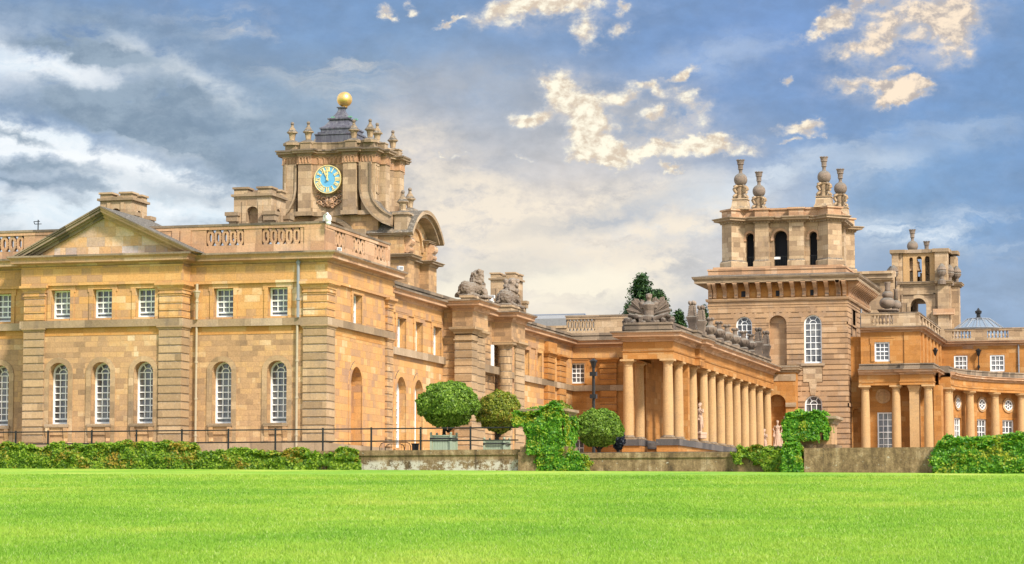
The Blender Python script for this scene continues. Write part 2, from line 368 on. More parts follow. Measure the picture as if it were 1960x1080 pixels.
def grassmat(name, blade):
    m, nt, b = mat_new(name); q = NT(nt); g = q.n('ShaderNodeNewGeometry'); pos = g.outputs['Position']
    st = q.n('ShaderNodeMapping'); nt.links.new(pos, st.inputs[0]); st.inputs['Rotation'].default_value = (0, 0, -TH); st.inputs['Scale'].default_value = (.55, .34, 1)
    a = q.noise(st.outputs[0], .30, 6, .66); d = q.noise(pos, 1.6, 4, .65); e = q.noise(pos, 26, 3, .7)
    f = q.math('ADD', q.math('MULTIPLY', a, .75), q.math('MULTIPLY', d, .25))
    c = q.ramp(f, [(.34, (.12, .28, .02)), (.44, (.185, .36, .03)), (.55, (.275, .42, .045)), (.67, (.43, .49, .09))])
    if blade:
        r = g.outputs['Random Per Island']; c = q.mix(q.math('MULTIPLY', r, .6), c, (.34, .50, .085)); c = q.mix(q.math('MULTIPLY', q.step(r, .92, .97), .5), c, (.54, .56, .28))
    else:
        hv = q.math('MULTIPLY_ADD', e, .9, .5); c = q.mix(1.0, c, q.comb(hv, hv, hv), 'MULTIPLY')
        nt.links.new(q.bump(q.math('ADD', e, q.math('MULTIPLY', d, .6)), .6, .06), b.inputs['Normal'])
    nt.links.new(c, b.inputs['Base Color']); b.inputs['Roughness'].default_value = .75; b.inputs['Specular IOR Level'].default_value = .15
    if blade:
        t = q.n('ShaderNodeBsdfTranslucent'); nt.links.new(c, t.inputs[0]); x = q.n('ShaderNodeMixShader'); x.inputs[0].default_value = .4
        nt.links.new(b.outputs[0], x.inputs[1]); nt.links.new(t.outputs[0], x.inputs[2]); nt.links.new(x.outputs[0], nt.nodes['Material Output'].inputs[0])
    return m
def mossmat(name, white):
    sc_ = lambda k: q.math('MULTIPLY', k, .8)
    m, nt, b = mat_new(name); q = NT(nt); g = q.n('ShaderNodeNewGeometry'); pos = g.outputs['Position']
    P = q.n('ShaderNodeSeparateXYZ'); nt.links.new(pos, P.inputs[0]); N = q.n('ShaderNodeSeparateXYZ'); nt.links.new(g.outputs['True Normal'], N.inputs[0])
    st = q.noise(q.comb(q.math('MULTIPLY', P.outputs[0], 2.3), P.outputs[1], q.math('MULTIPLY', P.outputs[2], .45)), 1.2, 5, .65)
    fi = q.noise(pos, 14, 4, .75); md = q.noise(pos, 3.1, 4, .65)
    c = q.ramp(q.math('ADD', q.math('MULTIPLY', st, .6), q.math('MULTIPLY', md, .4)), [(.34, (.06, .038, .02)), (.45, (.15, .094, .044)), (.55, (.235, .155, .078)), (.68, (.37, .275, .17))])
    hv = q.math('MULTIPLY_ADD', fi, 1.9, .05); c = q.mix(1.0, c, q.comb(hv, hv, hv), 'MULTIPLY')
    c = q.mix(q.step(q.noise(pos, 6, 4, .6), .66, .72), c, (.42, .38, .3))
    if white:
        k = q.math('MULTIPLY', q.step(q.math('ADD', q.math('MULTIPLY', md, .65), q.math('MULTIPLY', fi, .45)), .50, .60), q.step(P.outputs[2], -.52, -.75)); c = q.mix(sc_(k), c, (.52, .48, .42))
    # construction joints between the cast lengths
    w = q.math('PINGPONG', P.outputs[0], 1.35); c = q.mix(q.math('MULTIPLY', q.step(w, .03, .0), .5), c, (.04, .032, .02))
    nt.links.new(c, b.inputs['Base Color']); b.inputs['Roughness'].default_value = .95; nt.links.new(q.bump(q.math('ADD', fi, md), .5, .03), b.inputs['Normal']); return m
MOSS = mossmat('mossy_stone', False); MOSSW = mossmat('whitewashed_mossy_stone', True)
GRAVEL = simple('gravel', (.30, .25, .18), .95, var=.3, sc=9)

# ------------------------------------------------------------------ shared pieces
def sash(parent, M, c, w, z0, z1, arch=False, cols=3, rows=4, d=0.45, fr=.09, mu=.05, meet=None, du=None, name='window', gap=0):
    """white timber window; glazing bars are real, its glass is a sub-part"""
    a = MB(); l, r = c - w / 2, c + w / 2; R = w / 2; top = z1 - R if arch else z1
    a.bar(M, l, l + fr, z0, top, d - .05, d + .06); a.bar(M, r - fr, r, z0, top, d - .05, d + .06)
    a.bar(M, l + fr, r - fr, z0, z0 + fr * 1.25, d - .06, d + .06)
    if arch:
        a.band(M, c, top, R - fr, R, d - .05, d + .06, n=14)
        ri = R * .36; a.band(M, c, top, ri, ri + mu, d - .025, d + .03, n=10)
        for k in (1, 2): # radial bars of the fanlight
            t = PI * k / 3; p0, p1 = (c + ri * math.cos(t), top + ri * math.sin(t)), (c + (R - fr) * math.cos(t), top + (R - fr) * math.sin(t))
            ox, oz = -math.sin(t) * mu / 2, math.cos(t) * mu / 2
            a.prism(M, [(p0[0] - ox, p0[1] - oz), (p1[0] - ox, p1[1] - oz), (p1[0] + ox, p1[1] + oz), (p0[0] + ox, p0[1] + oz)], d - .024, d + .03)
        a.bar(M, l + fr, r - fr, top - mu / 2, top + mu / 2, d - .026, d + .03)
    else: a.bar(M, l + fr, r - fr, z1 - fr, z1, d - .05, d + .06)
    zb, zt = z0 + fr * 1.25 + gap, (top if arch else z1 - fr); iw = w - 2 * fr
    for k in range(1, cols): x = l + fr + iw * k / cols; a.bar(M, x - mu / 2, x + mu / 2, zb, zt, d - .022, d + .03)
    for k in range(1, rows):
        z = zb + (zt - zb) * k / rows; m2 = mu * (1.6 if k == (meet if meet is not None else rows // 2) else 1); a.bar(M, l + fr, r - fr, z - m2 / 2, z + m2 / 2, d - (.03 if m2 > mu else .0235), d + .03)
    if gap: a.bar(M, l + fr, r - fr, zb - .02, zb + .06, d - .035, d + .03)
    f = obj(name, a, WHITE, parent)
    g = MB(); e = fr * .5
    out = [(l + e, z0 + e), (r - e, z0 + e)] + ([(c + (R - e) * math.cos(PI * i / 12), top + (R - e) * math.sin(PI * i / 12)) for i in range(13)] if arch else [(r - e, z1 - e), (l + e, z1 - e)])
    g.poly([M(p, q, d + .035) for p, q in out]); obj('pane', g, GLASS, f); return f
def surround_rect(mb, M, c, w, z0, z1, t=.22, p=.06, ears=True):
    l, r = c - w / 2, c + w / 2
    mb.bar(M, l - t, l, z0, z1, -p, .02); mb.bar(M, r, r + t, z0, z1, -p, .02); mb.bar(M, l - t, r + t, z1, z1 + t, -p, .02)
    if ears: mb.bar(M, l - t - .08, r + t + .08, z1 + t, z1 + t + .08, -p - .03, .02); mb.bar(M, l - t - .08, l - t, z1 - .12, z1 + t, -p, .02); mb.bar(M, r + t, r + t + .08, z1 - .12, z1 + t, -p, .02)
def arch_surround(mb, M, c, w, z0, z1, t=.24, p=.05):
    R = w / 2; zs = z1 - R
    mb.bar(M, c - R - t, c - R, z0, zs, -p, .02); mb.bar(M, c + R, c + R + t, z0, zs, -p, .02); mb.band(M, c, zs, R, R + t, -p, .02, n=16)
def pierced(mb, M, u0, u1, z0, z1, n, d0=-.02, d1=.26):
    """openwork parapet panel: a row of tall linked rings"""
    w = (u1 - u0) / n; h = z1 - z0; t = w * .17
    for i in range(n):
        c = u0 + w * (i + .5); zc = (z0 + z1) / 2
        o = [(w * .43, -h * .26), (w * .43, h * .26), (w * .16, h * .5), (-w * .16, h * .5), (-w * .43, h * .26), (-w * .43, -h * .26), (-w * .16, -h * .5), (w * .16, -h * .5)]
        inn = [(a * .42, b * .58) for a, b in o]
        for k in range(8):
            p, q = k, (k + 1) % 8
            mb.prism(M, [(c + o[p][0], zc + o[p][1]), (c + o[q][0], zc + o[q][1]), (c + inn[q][0], zc + inn[q][1]), (c + inn[p][0], zc + inn[p][1])], d0, d1)
        if i: mb.band(M, u0 + w * i, zc, w * .07, w * .24, d0 + .02, d1 - .02, 0, 2 * PI, 8)
def column_mesh(z0, z1, r, n=22, rust=False):
    h = z1 - z0; sh, cp, ba = MB(), MB(), MB()
    zb, zc = z0 + r * .75, z1 - r * .95
    prof = []
    if rust:
        k = int((zc - zb) / .42); hh = (zc - zb) / k
        for i in range(k): a = zb + i * hh; rr = r * (1 - .1 * i / k); prof += [(rr - .03, a), (rr, a + .03), (rr, a + hh - .03), (rr - .03, a + hh)]
    else: prof = [(r * (1 - .16 * max(0, (t - .3) / .7) ** 1.6), zb + (zc - zb) * t) for t in [i / 10 for i in range(11)]]
    sh.lathe(0, 0, prof, n)
    ba.box(-r * 1.3, r * 1.3, -r * 1.3, r * 1.3, z0, z0 + r * .3)
    ba.lathe(0, 0, [(r * 1.18, z0 + r * .3), (r * 1.28, z0 + r * .38), (r * 1.28, z0 + r * .5), (r * 1.18, z0 + r * .58), (r * 1.06, z0 + r * .6), (r * 1.06, z0 + r * .7), (r * 1.0, z0 + r * .78)], n)
    rt = r * .84
    cp.lathe(0, 0, [(rt, zc - r * .35), (rt * 1.1, zc - r * .33), (rt * 1.1, zc - r * .22), (rt, zc - r * .2), (rt, zc + r * .2), (rt * 1.12, zc + r * .24), (rt * 1.12, zc + r * .32), (rt * 1.45, zc + r * .58), (rt * 1.45, zc + r * .62)], n)
    cp.box(-rt * 1.55, rt * 1.55, -rt * 1.55, rt * 1.55, zc + r * .6, z1)
    return sh, cp, ba
def place_columns(parent, pts, z0, z1, r, mat=None, rust=False, group=None):
    sh, cp, ba = column_mesh(z0, z1, r, rust=rust); off = ORG[parent.name]
    def ob(nm, mb, mt): 
        me = bpy.data.meshes.new(nm); me.from_pydata(mb.v, [], mb.f); me.materials.append(mt); o = link(bpy.data.objects.new(nm, me)); autosmooth(o, 35); ORG[o.name] = off; return o
    c0 = ob('column', sh, mat or COLST); c0.parent = parent
    for nm, mb, mt in (('capital', cp, mat or COLST), ('base', ba, LEDGE)): o = ob(nm, mb, mt); o.parent = c0
    for i, (x, y) in enumerate(pts):
        c = c0 if i == 0 else copy_tree(c0, parent)
        c.location = (x - off.x, y - off.y, -off.z)
def sculpt(name, mb, mat, parent=None, vox=.04, org=None, smooth=2, disp=0):
    o = obj(name, mb, mat, parent, org=org)
    m = o.modifiers.new('remesh', 'REMESH'); m.mode = 'VOXEL'; m.voxel_size = vox; m.use_smooth_shade = True
    if smooth: m = o.modifiers.new('smooth', 'SMOOTH'); m.iterations = smooth; m.factor = .5
    if disp:
        t = bpy.data.textures.new('carving', 'CLOUDS'); t.noise_scale = .14
        m = o.modifiers.new('carving', 'DISPLACE'); m.texture = t; m.strength = disp; m.texture_coords = 'LOCAL'
    return o

def parapet(parent, M, u0, u1, zb, zd, zt, zr, panels=(), th=.34, mat=None, over=.07, kind='pierced', pmat=None, rail=True):
    s = MB(); s.bar(M, u0, u1, zb, zd, -.03, th); cur = u0
    for a, b, n in panels:
        s.bar(M, cur, a, zd, zt, 0, th - .02); cur = b
        p = MB()
        if kind == 'pierced': pierced(p, M, a, b, zd, zt, n, .03, th - .06)
        else:
            for i in range(n):
                c = a + (b - a) * (i + .5) / n; P = M(c, 0, th / 2); h = zt - zd; r = min(.13, (b - a) / n * .36)
                p.lathe(P[0], P[1], [(r, zd), (r, zd + .1 * h), (r * .5, zd + .14 * h), (r * .95, zd + .34 * h), (r * .9, zd + .42 * h), (r * .42, zd + .7 * h), (r * .45, zd + .82 * h), (r * .8, zd + .86 * h), (r * .9, zt)], 8)
        obj('balustrade_panel', p, pmat or TRIM, parent)
    s.bar(M, cur, u1, zd, zt, 0, th - .02)
    if rail: s.bar(M, u0 - over * .5, u1 + over * .5, zt, zt + (zr - zt) * .6, -over * .5, th + over * .3); s2_ = MB(); s2_.bar(M, u0 - over, u1 + over, zt + (zr - zt) * .6, zr, -over, th + over); obj('coping', s2_, STAINED, parent)
    obj('parapet', s, mat or TRIM, parent)

# ================================================================== A: pedimented left block
yA = 123.35; yP = yA - 1.1; xA = X(622, yA); yAe = Y(748, xA); xA0 = -72.0
xp0, xp1 = X(46, yP), X(344, yP)
A = thing('pedimented_block', 'two storey honey stone block with triangular pediment, white sash windows and pierced parapet', 'building', (xA - 8, yA + 5, 0))
LW = 1.05
def lo_op(u, y): return op(X(u, y, 750) - LW / 2, LW, 1.5, 4.62, arch=True, depth=.62)
def up_op(u, y): return op(X(u, y, 580) - LW / 2, LW, 6.86, 8.32, depth=.5)
segs = [(MX(yA), xA0, xp0, [17, -75, -160], [22, -70, -155], yA), (MX(yP), xp0, xp1, [130, 211, 293], [135, 215, 297], yP), (MX(yA), xp1, xA, [443, 549], [447, 551], yA)]
low, upp, trm, led = MB(), MB(), MB(), MB()
wins = []
for M, a, b, us, vs_, y in segs:
    l = [o for o in (lo_op(u, y) for u in us) if o['c'] > a + .8]; p = [o for o in (up_op(u, y) for u in vs_) if o['c'] > a + .8]
    facade(low, M, a, b, -.4, 6.4, l); facade(upp, M, a, b, 6.4, 9.7, p); wins.append((M, l, p))
for x, ya, yb in ((xp0, yA, yP), (xp1, yP, yA)):
    low.poly([(x, ya, -.4), (x, yb, -.4), (x, yb, 6.4), (x, ya, 6.4)]); upp.poly([(x, ya, 6.4), (x, yb, 6.4), (x, yb, 9.7), (x, ya, 9.7)])
MS = MY(xA); ys = lambda u, v: Y(u, xA, v)
sideU = op((ys(675, 590) + ys(692, 590)) / 2, ys(692, 590) - ys(675, 590), 6.75, 8.3, depth=.42); sideL = op((ys(670, 780) + ys(692, 780)) / 2, ys(692, 780) - ys(670, 780), .35, 4.55, arch=True, blind=True, depth=.55)
lowS, uppS = MB(), MB()
facade(lowS, MS, yA, yAe, -.4, 6.4, [sideL]); facade(uppS, MS, yA, yAe, 6.4, 9.7, [sideU])
arch_surround(trm, MS, sideL['c'], sideL['w'], .54, sideL['z1'], .3, .045); obj('niche_surround', trm, WARM, A)
low.box(xA0, xA - .7, yA + .7, yAe, -.4, 9.9)
low.poly([(xA, yAe, -.4), (xA - .7, yAe, -.4), (xA - .7, yAe, 9.7), (xA, yAe, 9.7)])
obj('wall', low, TAN, A); obj('wall', upp, WARM, A); obj('side_wall', lowS, WARM, A); obj('side_wall', uppS, WARM, A)
for M, l, p in wins:
    for o in l:
        f0 = sash(A, M, o['c'], o['w'], o['z0'], o['z1'], True, 3, 7, .58, fr=.085, meet=3, gap=.16)
        s = MB(); arch_surround(s, M, o['c'], o['w'], .54, o['z1'], .27, .045); obj('surround', s, QUOIN, f0)
        s = MB(); s.bar(M, o['c'] - .68, o['c'] + .62, 1.34, 1.5, -.16, .3); f = obj('window_sill', s, LEDGE, A)
        k = MB()
        for sx in (-.52, .46): k.prism(lambda a, z, d, M=M, c=o['c'] + sx: M(c + d, z, -a), [(-.01, .5), (.05, .5), (.1, .62), (.05, .8), (.14, 1.1), (.14, 1.335), (-.01, 1.335)], -.11, .11)
        k.bar(M, o['c'] - .4, o['c'] + .33, .95, 1.335, -.07, .01); obj('sill_bracket', k, TAN, f)
    for o in p: f0 = sash(A, M, o['c'], o['w'], o['z0'], o['z1'], False, 3, 4, .42, fr=.08, meet=2, gap=.14); s = MB(); surround_rect(s, M, o['c'], o['w'], 6.75, o['z1'], .2, .05); obj('surround', s, WARM, f0)
f0 = sash(A, MS, sideU['c'], sideU['w'] - .02, sideU['z0'], sideU['z1'], False, 2, 4, .36); s = MB(); surround_rect(s, MS, sideU['c'], sideU['w'], 6.75, sideU['z1'], .25, .05); obj('surround', s, WARM, f0)
# rusticated pilasters
def pil(parent, x0, x1, y0, y1, lo=True):
    q_ = MB(); rblocks(q_, x0, x1, y0, y1, .54, 6.2, .40); capbox(q_, x0, x1, y0, y1, capm(6.2, 6.385, .1)); obj('pilaster', q_, QUOIN if lo else TAN, parent)
    q_ = MB(); rblocks(q_, x0, x1, y0, y1, 6.76, 8.24, .37); capbox(q_, x0, x1, y0, y1, capm(8.2, 8.56, .2)); q_.sweep(rectpath(x0, x1, y0, y1), slab(8.02, 8.08, .05), True); obj('pilaster', q_, WARM, parent)
pil(A, xp0, X(85, yP), yP - .13, yP + .8); pil(A, X(305, yP), xp1 + .13, yP - .13, yA - .1)
pil(A, X(581, yA), xA + .13, yA - .13, Y(637, xA)); pil(A, xA - .8, xA + .13, Y(737, xA), yAe + .05, False)
path = [(xA0, yA), (xp0, yA), (xp0, yP), (xp1, yP), (xp1, yA), (xA, yA), (xA, yAe), (xA - 3, yAe)]
t = MB(); t.sweep(path, slab(6.38, 6.75, .2)); obj('string_course', t, LEDGE, A)
t = MB(); t.sweep(path, slab(5.98, 6.385, .014)); obj('sheltered_course', t, stone('stone_sheltered', [(.1, (.42, .20, .055)), (.5, (.50, .255, .075)), (.9, (.55, .35, .14))], bw=1.2, bh=.42, gamt=.06, joint=.2, spots=.1, seed=51), A)
t = MB(); t.sweep(path, slab(-.3, .5, .09)); obj('plinth', t, LEDGE, A)
t = MB(); t.sweep(path, slab(8.54, 9.5, .16)); obj('frieze', t, WARM, A)
t = MB(); t.sweep(path, cornice(9.36, 10.0, .72)); obj('cornice', t, TRIM, A); weather_top(A, path, 10.0, .72)
t = MB(); t.box(xA0, xA - .3, yA + .3, yAe - .3, 9.7, 10.12); t.box(xA0, xA - 4, yA + 3.5, yAe - 2, 10.13, 10.9); obj('roof', t, LEAD, A)
MPf = MX(yA + .12); MPs = MY(xA - .12); yb_ = yA + .12
px_ = lambda u: X(u, yb_, 450)
parapet(A, MPf, xA0, xA - .12, 10.03, 10.5, 11.32, 11.6, [(px_(-150), px_(-62), 6), (px_(-30), px_(46), 5), (px_(395), px_(467), 5), (px_(501), px_(575), 5)])
sy = lambda u: Y(u, xA - .12, 460)
parapet(A, MPs, yA + .47, yAe, 10.03, 10.5, 11.32, 11.6, [(sy(641), sy(661), 3), (sy(675), sy(699), 3), (sy(717), sy(737), 3)])
for a, b in ((330, 344), (346, 366), (583, 628)): s = MB(); s.bar(MPf, px_(a), min(px_(b), xA - .1), 10.03, 11.34, -.06, .3); obj('parapet_pier', s, TRIM, A)
s = MB(); s.bar(MPs, sy(740), yAe + .02, 10.03, 11.34, -.06, .3); obj('parapet_pier', s, TRIM, A)
# pediment
xa, xb, xm = X(22, yP - .6, 497), X(374, yP - .6, 490), X(191, yP - .6, 395); zm = Z(394, yP - .6, 191); zb0 = 10.04
MPd = MX(yP); ped = MB(); ped.prism(MPd, [(xa + .7, zb0), (xb - .7, zb0), (xm, zm - .5)], .06, 6.5); obj('tympanum', ped, stone('stone_patched', [(.15, (.40, .32, .27)), (.35, (.48, .32, .19)), (.52, (.55, .33, .15)), (.72, (.64, .46, .29)), (.9, (.50, .43, .38))], bw=1.0, bh=.5, gamt=.3, grey=(.34, .30, .26), joint=.3, seed=41), A)
rk = MB()
for e in (xa, xb):
    sg = 1 if e < xm else -1; T = lambda k: [(e + sg * k * 1.9, zb0 + .02), (xm, zm - k)]
    def strip(k0, k1, d0, d1):
        p, q = T(k0), T(k1); rk.prism(MPd, [p[0], p[1], q[1], q[0]], d0, d1)
    strip(0, .07, -.63, 6.0); obj('raking_cornice_top', rk, STAINED, A); rk = MB(); strip(.07, .15, -.58, 5.95); strip(.15, .3, -.5, 5.9); strip(.3, .4, -.3, 5.8); strip(.4, .56, -.12, 5.7)
obj('raking_cornice', rk, TRIM, A)
# pipes on the wall
def pipe(parent, x, y, z0, z1, mat, hopper=None, r=.065):
    p = MB(); p.lathe(x, y, [(r, z0), (r, z1)], 8)
    z = z0 + .9
    while z < z1 - .2: p.lathe(x, y, [(r, z - .05), (r * 1.45, z - .05), (r * 1.45, z + .05), (r, z + .05)], 8); z += 1.85
    o = obj('downpipe', p, mat, parent)
    if hopper: h = MB(); h.lathe(x, y, [(r, hopper - .3), (r * 1.4, hopper - .25), (r * 2.2, hopper), (r * 2.6, hopper + .02), (r * 2.6, hopper + .1), (r, hopper + .1), (r, hopper + .45)], 8); obj('rainwater_head', h, mat, o)
xpp = X(379, yA - .12, 600); pipe(A, xpp, yA - .30, 6.75, 7.9, CREAM, 8.1, .075); pipe(A, X(375, yA - .12, 740), yA - .12, 0, 6.38, CREAM)
xpq = X(571, yA - .25, 560); pipe(A, xpq, yA - .28, 6.75, 9.9, GREYP, r=.08); pipe(A, X(568, yA - .12, 740), yA - .12, 0, 6.38, CREAM)

# ================================================================== chimneys
def chimney(label, ur, y, dy, vt, vc, vb, extra=0):
    u0, u1 = ur; x0, x1 = X(u0, y, vt), X(u1, y, vt); zt, zc, zb = Z(vt, y, u0), Z(vc, y, u0), Z(vb, y, u0) - extra
    t = thing('battlemented_chimney', label, 'chimney', ((x0 + x1) / 2, y + dy / 2, zb), 'battlemented stone chimneys on the palace roofs')
    w = MB(); zl = zb + .62 * (zc - zb); wd = .32 * (x1 - x0)
    o = op((x0 + x1) / 2, wd, zb, zb + .76 * (zc - zb), True, True, .5); facade(w, MX(y), x0, x1, zb, zc, [o])
    o2 = op(y + dy / 2, .28 * dy, zb, zb + .74 * (zc - zb), True, True, .5); facade(w, MY(x1), y, y + dy, zb, zc, [o2])
    w.poly([(x0, y, zb), (x0, y + dy, zb), (x0, y + dy, zc), (x0, y, zc)]); w.poly([(x0, y + dy, zb), (x1, y + dy, zb), (x1, y + dy, zc), (x0, y + dy, zc)]); w.poly([(x0, y, zc - .01), (x1, y, zc - .01), (x1, y + dy, zc - .01), (x0, y + dy, zc - .01)])
    obj('stack', w, WEATH, t)
    fr = MB(); fr.bar(MX(y), o['c'] - wd * .85, o['c'] - wd * .5, zb, o['z1'] + .3, -.05, .02); fr.bar(MX(y), o['c'] + wd * .5, o['c'] + wd * .85, zb, o['z1'] + .3, -.05, .02)
    fr.bar(MY(x1), o2['c'] - .24 * dy, o2['c'] - .14 * dy, zb, o2['z1'] + .25, -.05, .02); fr.bar(MY(x1), o2['c'] + .14 * dy, o2['c'] + .24 * dy, zb, o2['z1'] + .25, -.05, .02); obj('niche_frame', fr, WEATH, t)
    for cx in (x0, x1):
        for cy in (y, y + dy): k = MB(); k.box(cx - .2, cx + .2, cy - .2, cy + .2, zb, zl - .5); k.box(cx - .32, cx + .32, cy - .32, cy + .32, zl - .5, zl - .2); k.box(cx - .38, cx + .38, cy - .38, cy + .38, zl - .2, zl); obj('corner_pier', k, LEDGE, t)
    c = MB(); capbox(c, x0, x1, y, y + dy, slab(zc, zc + .12, .13)); obj('cornice', c, LEDGE, t)
    h = zt - zc - .12; mw, md = .36 * (x1 - x0), .36 * dy
    for i, cx in enumerate((x0, (x0 + x1) / 2 - mw / 2, x1 - mw)):
        for j, cy in enumerate((y, y + dy / 2 - md / 2, y + dy - md)):
            if i == 1 and j == 1: continue
            hh = h * (.22 if (i == 1 or j == 1) else 1.0); m = MB(); m.box(cx, cx + mw, cy, cy + md, zc + .12, zc + .12 + hh - .1); m.box(cx - .07, cx + mw + .07, cy - .07, cy + md + .07, zc + .12 + hh - .1, zc + .12 + hh); obj('battlement', m, LEDGE if hh < h else WEATH, t)
    return t
chimney('square stone chimney with battlements just behind the pediment', (192, 252), 127.5, 2.1, 369, 385, 426, .6)
chimney('square stone chimney with battlements beside the clock tower', (448, 519), 131, 2.3, 359, 377, 425, .9)
chimney('square stone chimney with battlements rising behind the stone lions', (939, 985), 178, 2.3, 522, 536, 592, 1.5)

# ================================================================== B: court range, far end wall
xB = -42.5; yG0, yE = Y(847, xB), 177.3
R_ = thing('court_range', 'orange stone range with narrow windows running back towards the columned portico', 'building', (xB - 3, 150, 0))
MBs = MY(xB); yb = lambda u, v: Y(u, xB, v)
zs0 = fx(760, 680, xB)[1]; zs1 = fx(760, 666, xB)[1]
w, tr = MB(), MB()
ups = [op((yb(a, 640) + yb(b, 640)) / 2, yb(b, 640) - yb(a, 640), zs1 + .02, zt, depth=.45) for a, b, zt in ((759, 776, 7.75), (794, 808, 7.75), (828, 844, 7.75), (1003, 1012, 7.75), (1027, 1036, 7.75))]
lws = [op((yb(a, 800) + yb(b, 800)) / 2, yb(b, 800) - yb(a, 800), .6, 4.5, True, False, .5) for a, b in ((757, 776), (792, 808))]
facade(w, MBs, yAe, yE, -.4, zs0, lws); facade(w, MBs, yAe, yE, zs0, 8.9, ups)
w.box(xB - 7, xB - .7, yAe + .01, yE + 7, -.4, 9.0)
obj('wall', w, WARM, R_)
for o in ups: f0 = sash(R_, MBs, o['c'], o['w'] - .02, o['z0'], o['z1'], False, 2, 4, .38, fr=.14); s = MB(); surround_rect(s, MBs, o['c'], o['w'], zs1, o['z1'], .3, .06); obj('surround', s, WARM, f0)
for o in lws: f0 = sash(R_, MBs, o['c'], o['w'] - .02, o['z0'], o['z1'], True, 2, 7, .42, fr=.14); s = MB(); arch_surround(s, MBs, o['c'], o['w'], .5, o['z1'], .4, .05); obj('surround', s, WARM, f0)
# end wall facing the viewer
MEs = MX(yE); xe = lambda u, v=700: X(u, yE, v); xE1 = xe(1192) + 1.5
we = MB()
e_up = op((xe(1092) + xe(1119)) / 2, xe(1119) - xe(1092), 6.2, 7.62, depth=.3); e_lo = op((xe(1089, 850) + xe(1118, 850)) / 2, xe(1118, 850) - xe(1089, 850), .6, 2.3, depth=.3); e_lo2 = op(e_lo['c'], 1.1, 3.0, 4.9, True, True, .3)
facade(we, MEs, xB - .4, xE1, -.4, 5.72, [e_lo]); facade(we, MEs, xB - .4, xE1, 5.72, 8.9, [e_up]); we.box(xB - .4, xE1, yE + .6, yE + 7, -.4, 9.0)
obj('end_wall', we, ORANGE, R_); 
f0 = sash(R_, MEs, e_up['c'], e_up['w'], e_up['z0'], e_up['z1'], False, 3, 4, .22, fr=.09); s = MB(); surround_rect(s, MEs, e_up['c'], e_up['w'], 6.16, e_up['z1'], .2, .06); obj('surround', s, ORANGE, f0)
f0 = sash(R_, MEs, e_lo['c'], e_lo['w'], e_lo['z0'], e_lo['z1'], False, 3, 3, .22, fr=.09); s = MB(); surround_rect(s, MEs, e_lo['c'], e_lo['w'], .6, e_lo['z1'], .2, .06, False); obj('surround', s, ORANGE, f0)
pathB = [(xB, yAe - .2), (xB, yE), (xE1, yE)]
t = MB(); t.sweep(pathB, slab(zs0, zs1, .2)); obj('string_course', t, LEDGE, R_)
t = MB(); t.sweep(pathB, cornice(8.62, 9.2, .6)); obj('cornice', t, TRIM, R_); weather_top(R_, pathB, 9.2, .6)
t = MB(); t.sweep([(xB - .1, yAe - .2), (xB - .1, yE - .1 + .2), (xE1, yE + .1)], [(-.3, 9.1), (0, 9.1), (0, 9.55), (.06, 9.55), (.06, 9.72), (-.3, 9.76)]); obj('blocking_course', t, STAINED, R_)
t = MB(); t.sweep(pathB, slab(7.95, 8.7, .07)); obj('frieze', t, WARM, R_)
def small_pil(x0, x1, y0, y1, mat=ORANGE):
    q_ = MB(); rblocks(q_, x0, x1, y0, y1, -.2, 5.7, .5); rblocks(q_, x0, x1, y0, y1, zs1, 7.6, .42); capbox(q_, x0, x1, y0, y1, capm(7.6, 7.95, .22)); q_.sweep(rectpath(x0, x1, y0, y1), slab(7.25, 7.33, .06), True); obj('pilaster', q_, mat, R_)
small_pil(xB - .5, xB + .28, yb(1041, 720), yb(1041, 720) + 2.0); small_pil(xB - .5, xB + .2, yb(1066, 720), yb(1066, 720) + 1.9); small_pil(xe(1149), xe(1181), yE - .2, yE + .5)
t = MB(); t.sweep(rectpath(xB - .5, xB + .32, yb(1041, 720) - .1, yb(1041, 720) + 2.3), slab(7.95, 8.6, .03), True); obj('frieze_block', t, ORANGE, R_)
MEp = MX(yE + .15)
parapet(R_, MEp, xe(1083, 620), xE1, 9.25, 9.9, 10.7, 10.98, [(xe(1083, 620), xe(1138, 620), 8)], mat=WEATH, pmat=WEATH)
s = MB(); s.box(xB - 6.5, xB - .4, yE + .15, yE + .45, 9.2, 10.1); s.box(xB - 6.5, xB - .4, yE + .08, yE + .52, 10.1, 10.28); obj('roof_wall', s, WEATH, R_)
# gateway with the lions
G_ = thing('lion_gateway', 'rusticated stone gateway with banded piers and column, carrying the two stone lions', 'gateway', (xB + 1, 150, 0))
gA0 = yG0 - .4; xR = X(905, gA0, 640); gA1 = Y(934, xR, 640); gB0 = Y(979, xR, 640); gB1 = Y(1005, xR, 640)
body = MB(); rblocks(body, xB - .3, xB + .75, yG0, gB1 + .6, -.4, 7.7, .45); body.box(xB - .3, xB + .7, yG0, gB1 + .6, 7.7, 9.0); obj('rusticated_wall', body, TAN, G_)
xs0 = X(870, gA0, 700)
p = MB(); rblocks(p, xs0, xR - .06, gA0, Y(916, xR), -.4, 7.35, .45); capbox(p, xs0, xR - .06, gA0, Y(916, xR), capm(7.4, 7.78, .28)); p.sweep(rectpath(xs0, xR - .06, gA0, Y(916, xR)), slab(7.02, 7.1, .06), True); obj('pier', p, QUOIN, G_)
p = MB(); rblocks(p, xs0 + .3, xR - .16, Y(916, xR) + .02, gA1, -.4, 7.3, .45); capbox(p, xs0 + .3, xR - .16, Y(916, xR) + .3, gA1, capm(7.35, 7.7, .24)); obj('pier', p, QUOIN, G_)
p = MB(); p.box(xB + .7, xR, gA0, gA1, 7.72, 9.0); obj('entablature', p, TAN, G_)
p = MB(); p.box(xB + .7, xR, gB0, gB1, 7.62, 9.0); capbox(p, xB + .75, xR + .03, gB0, gB1, slab(7.5, 7.64, .1)); obj('entablature', p, TAN, G_)
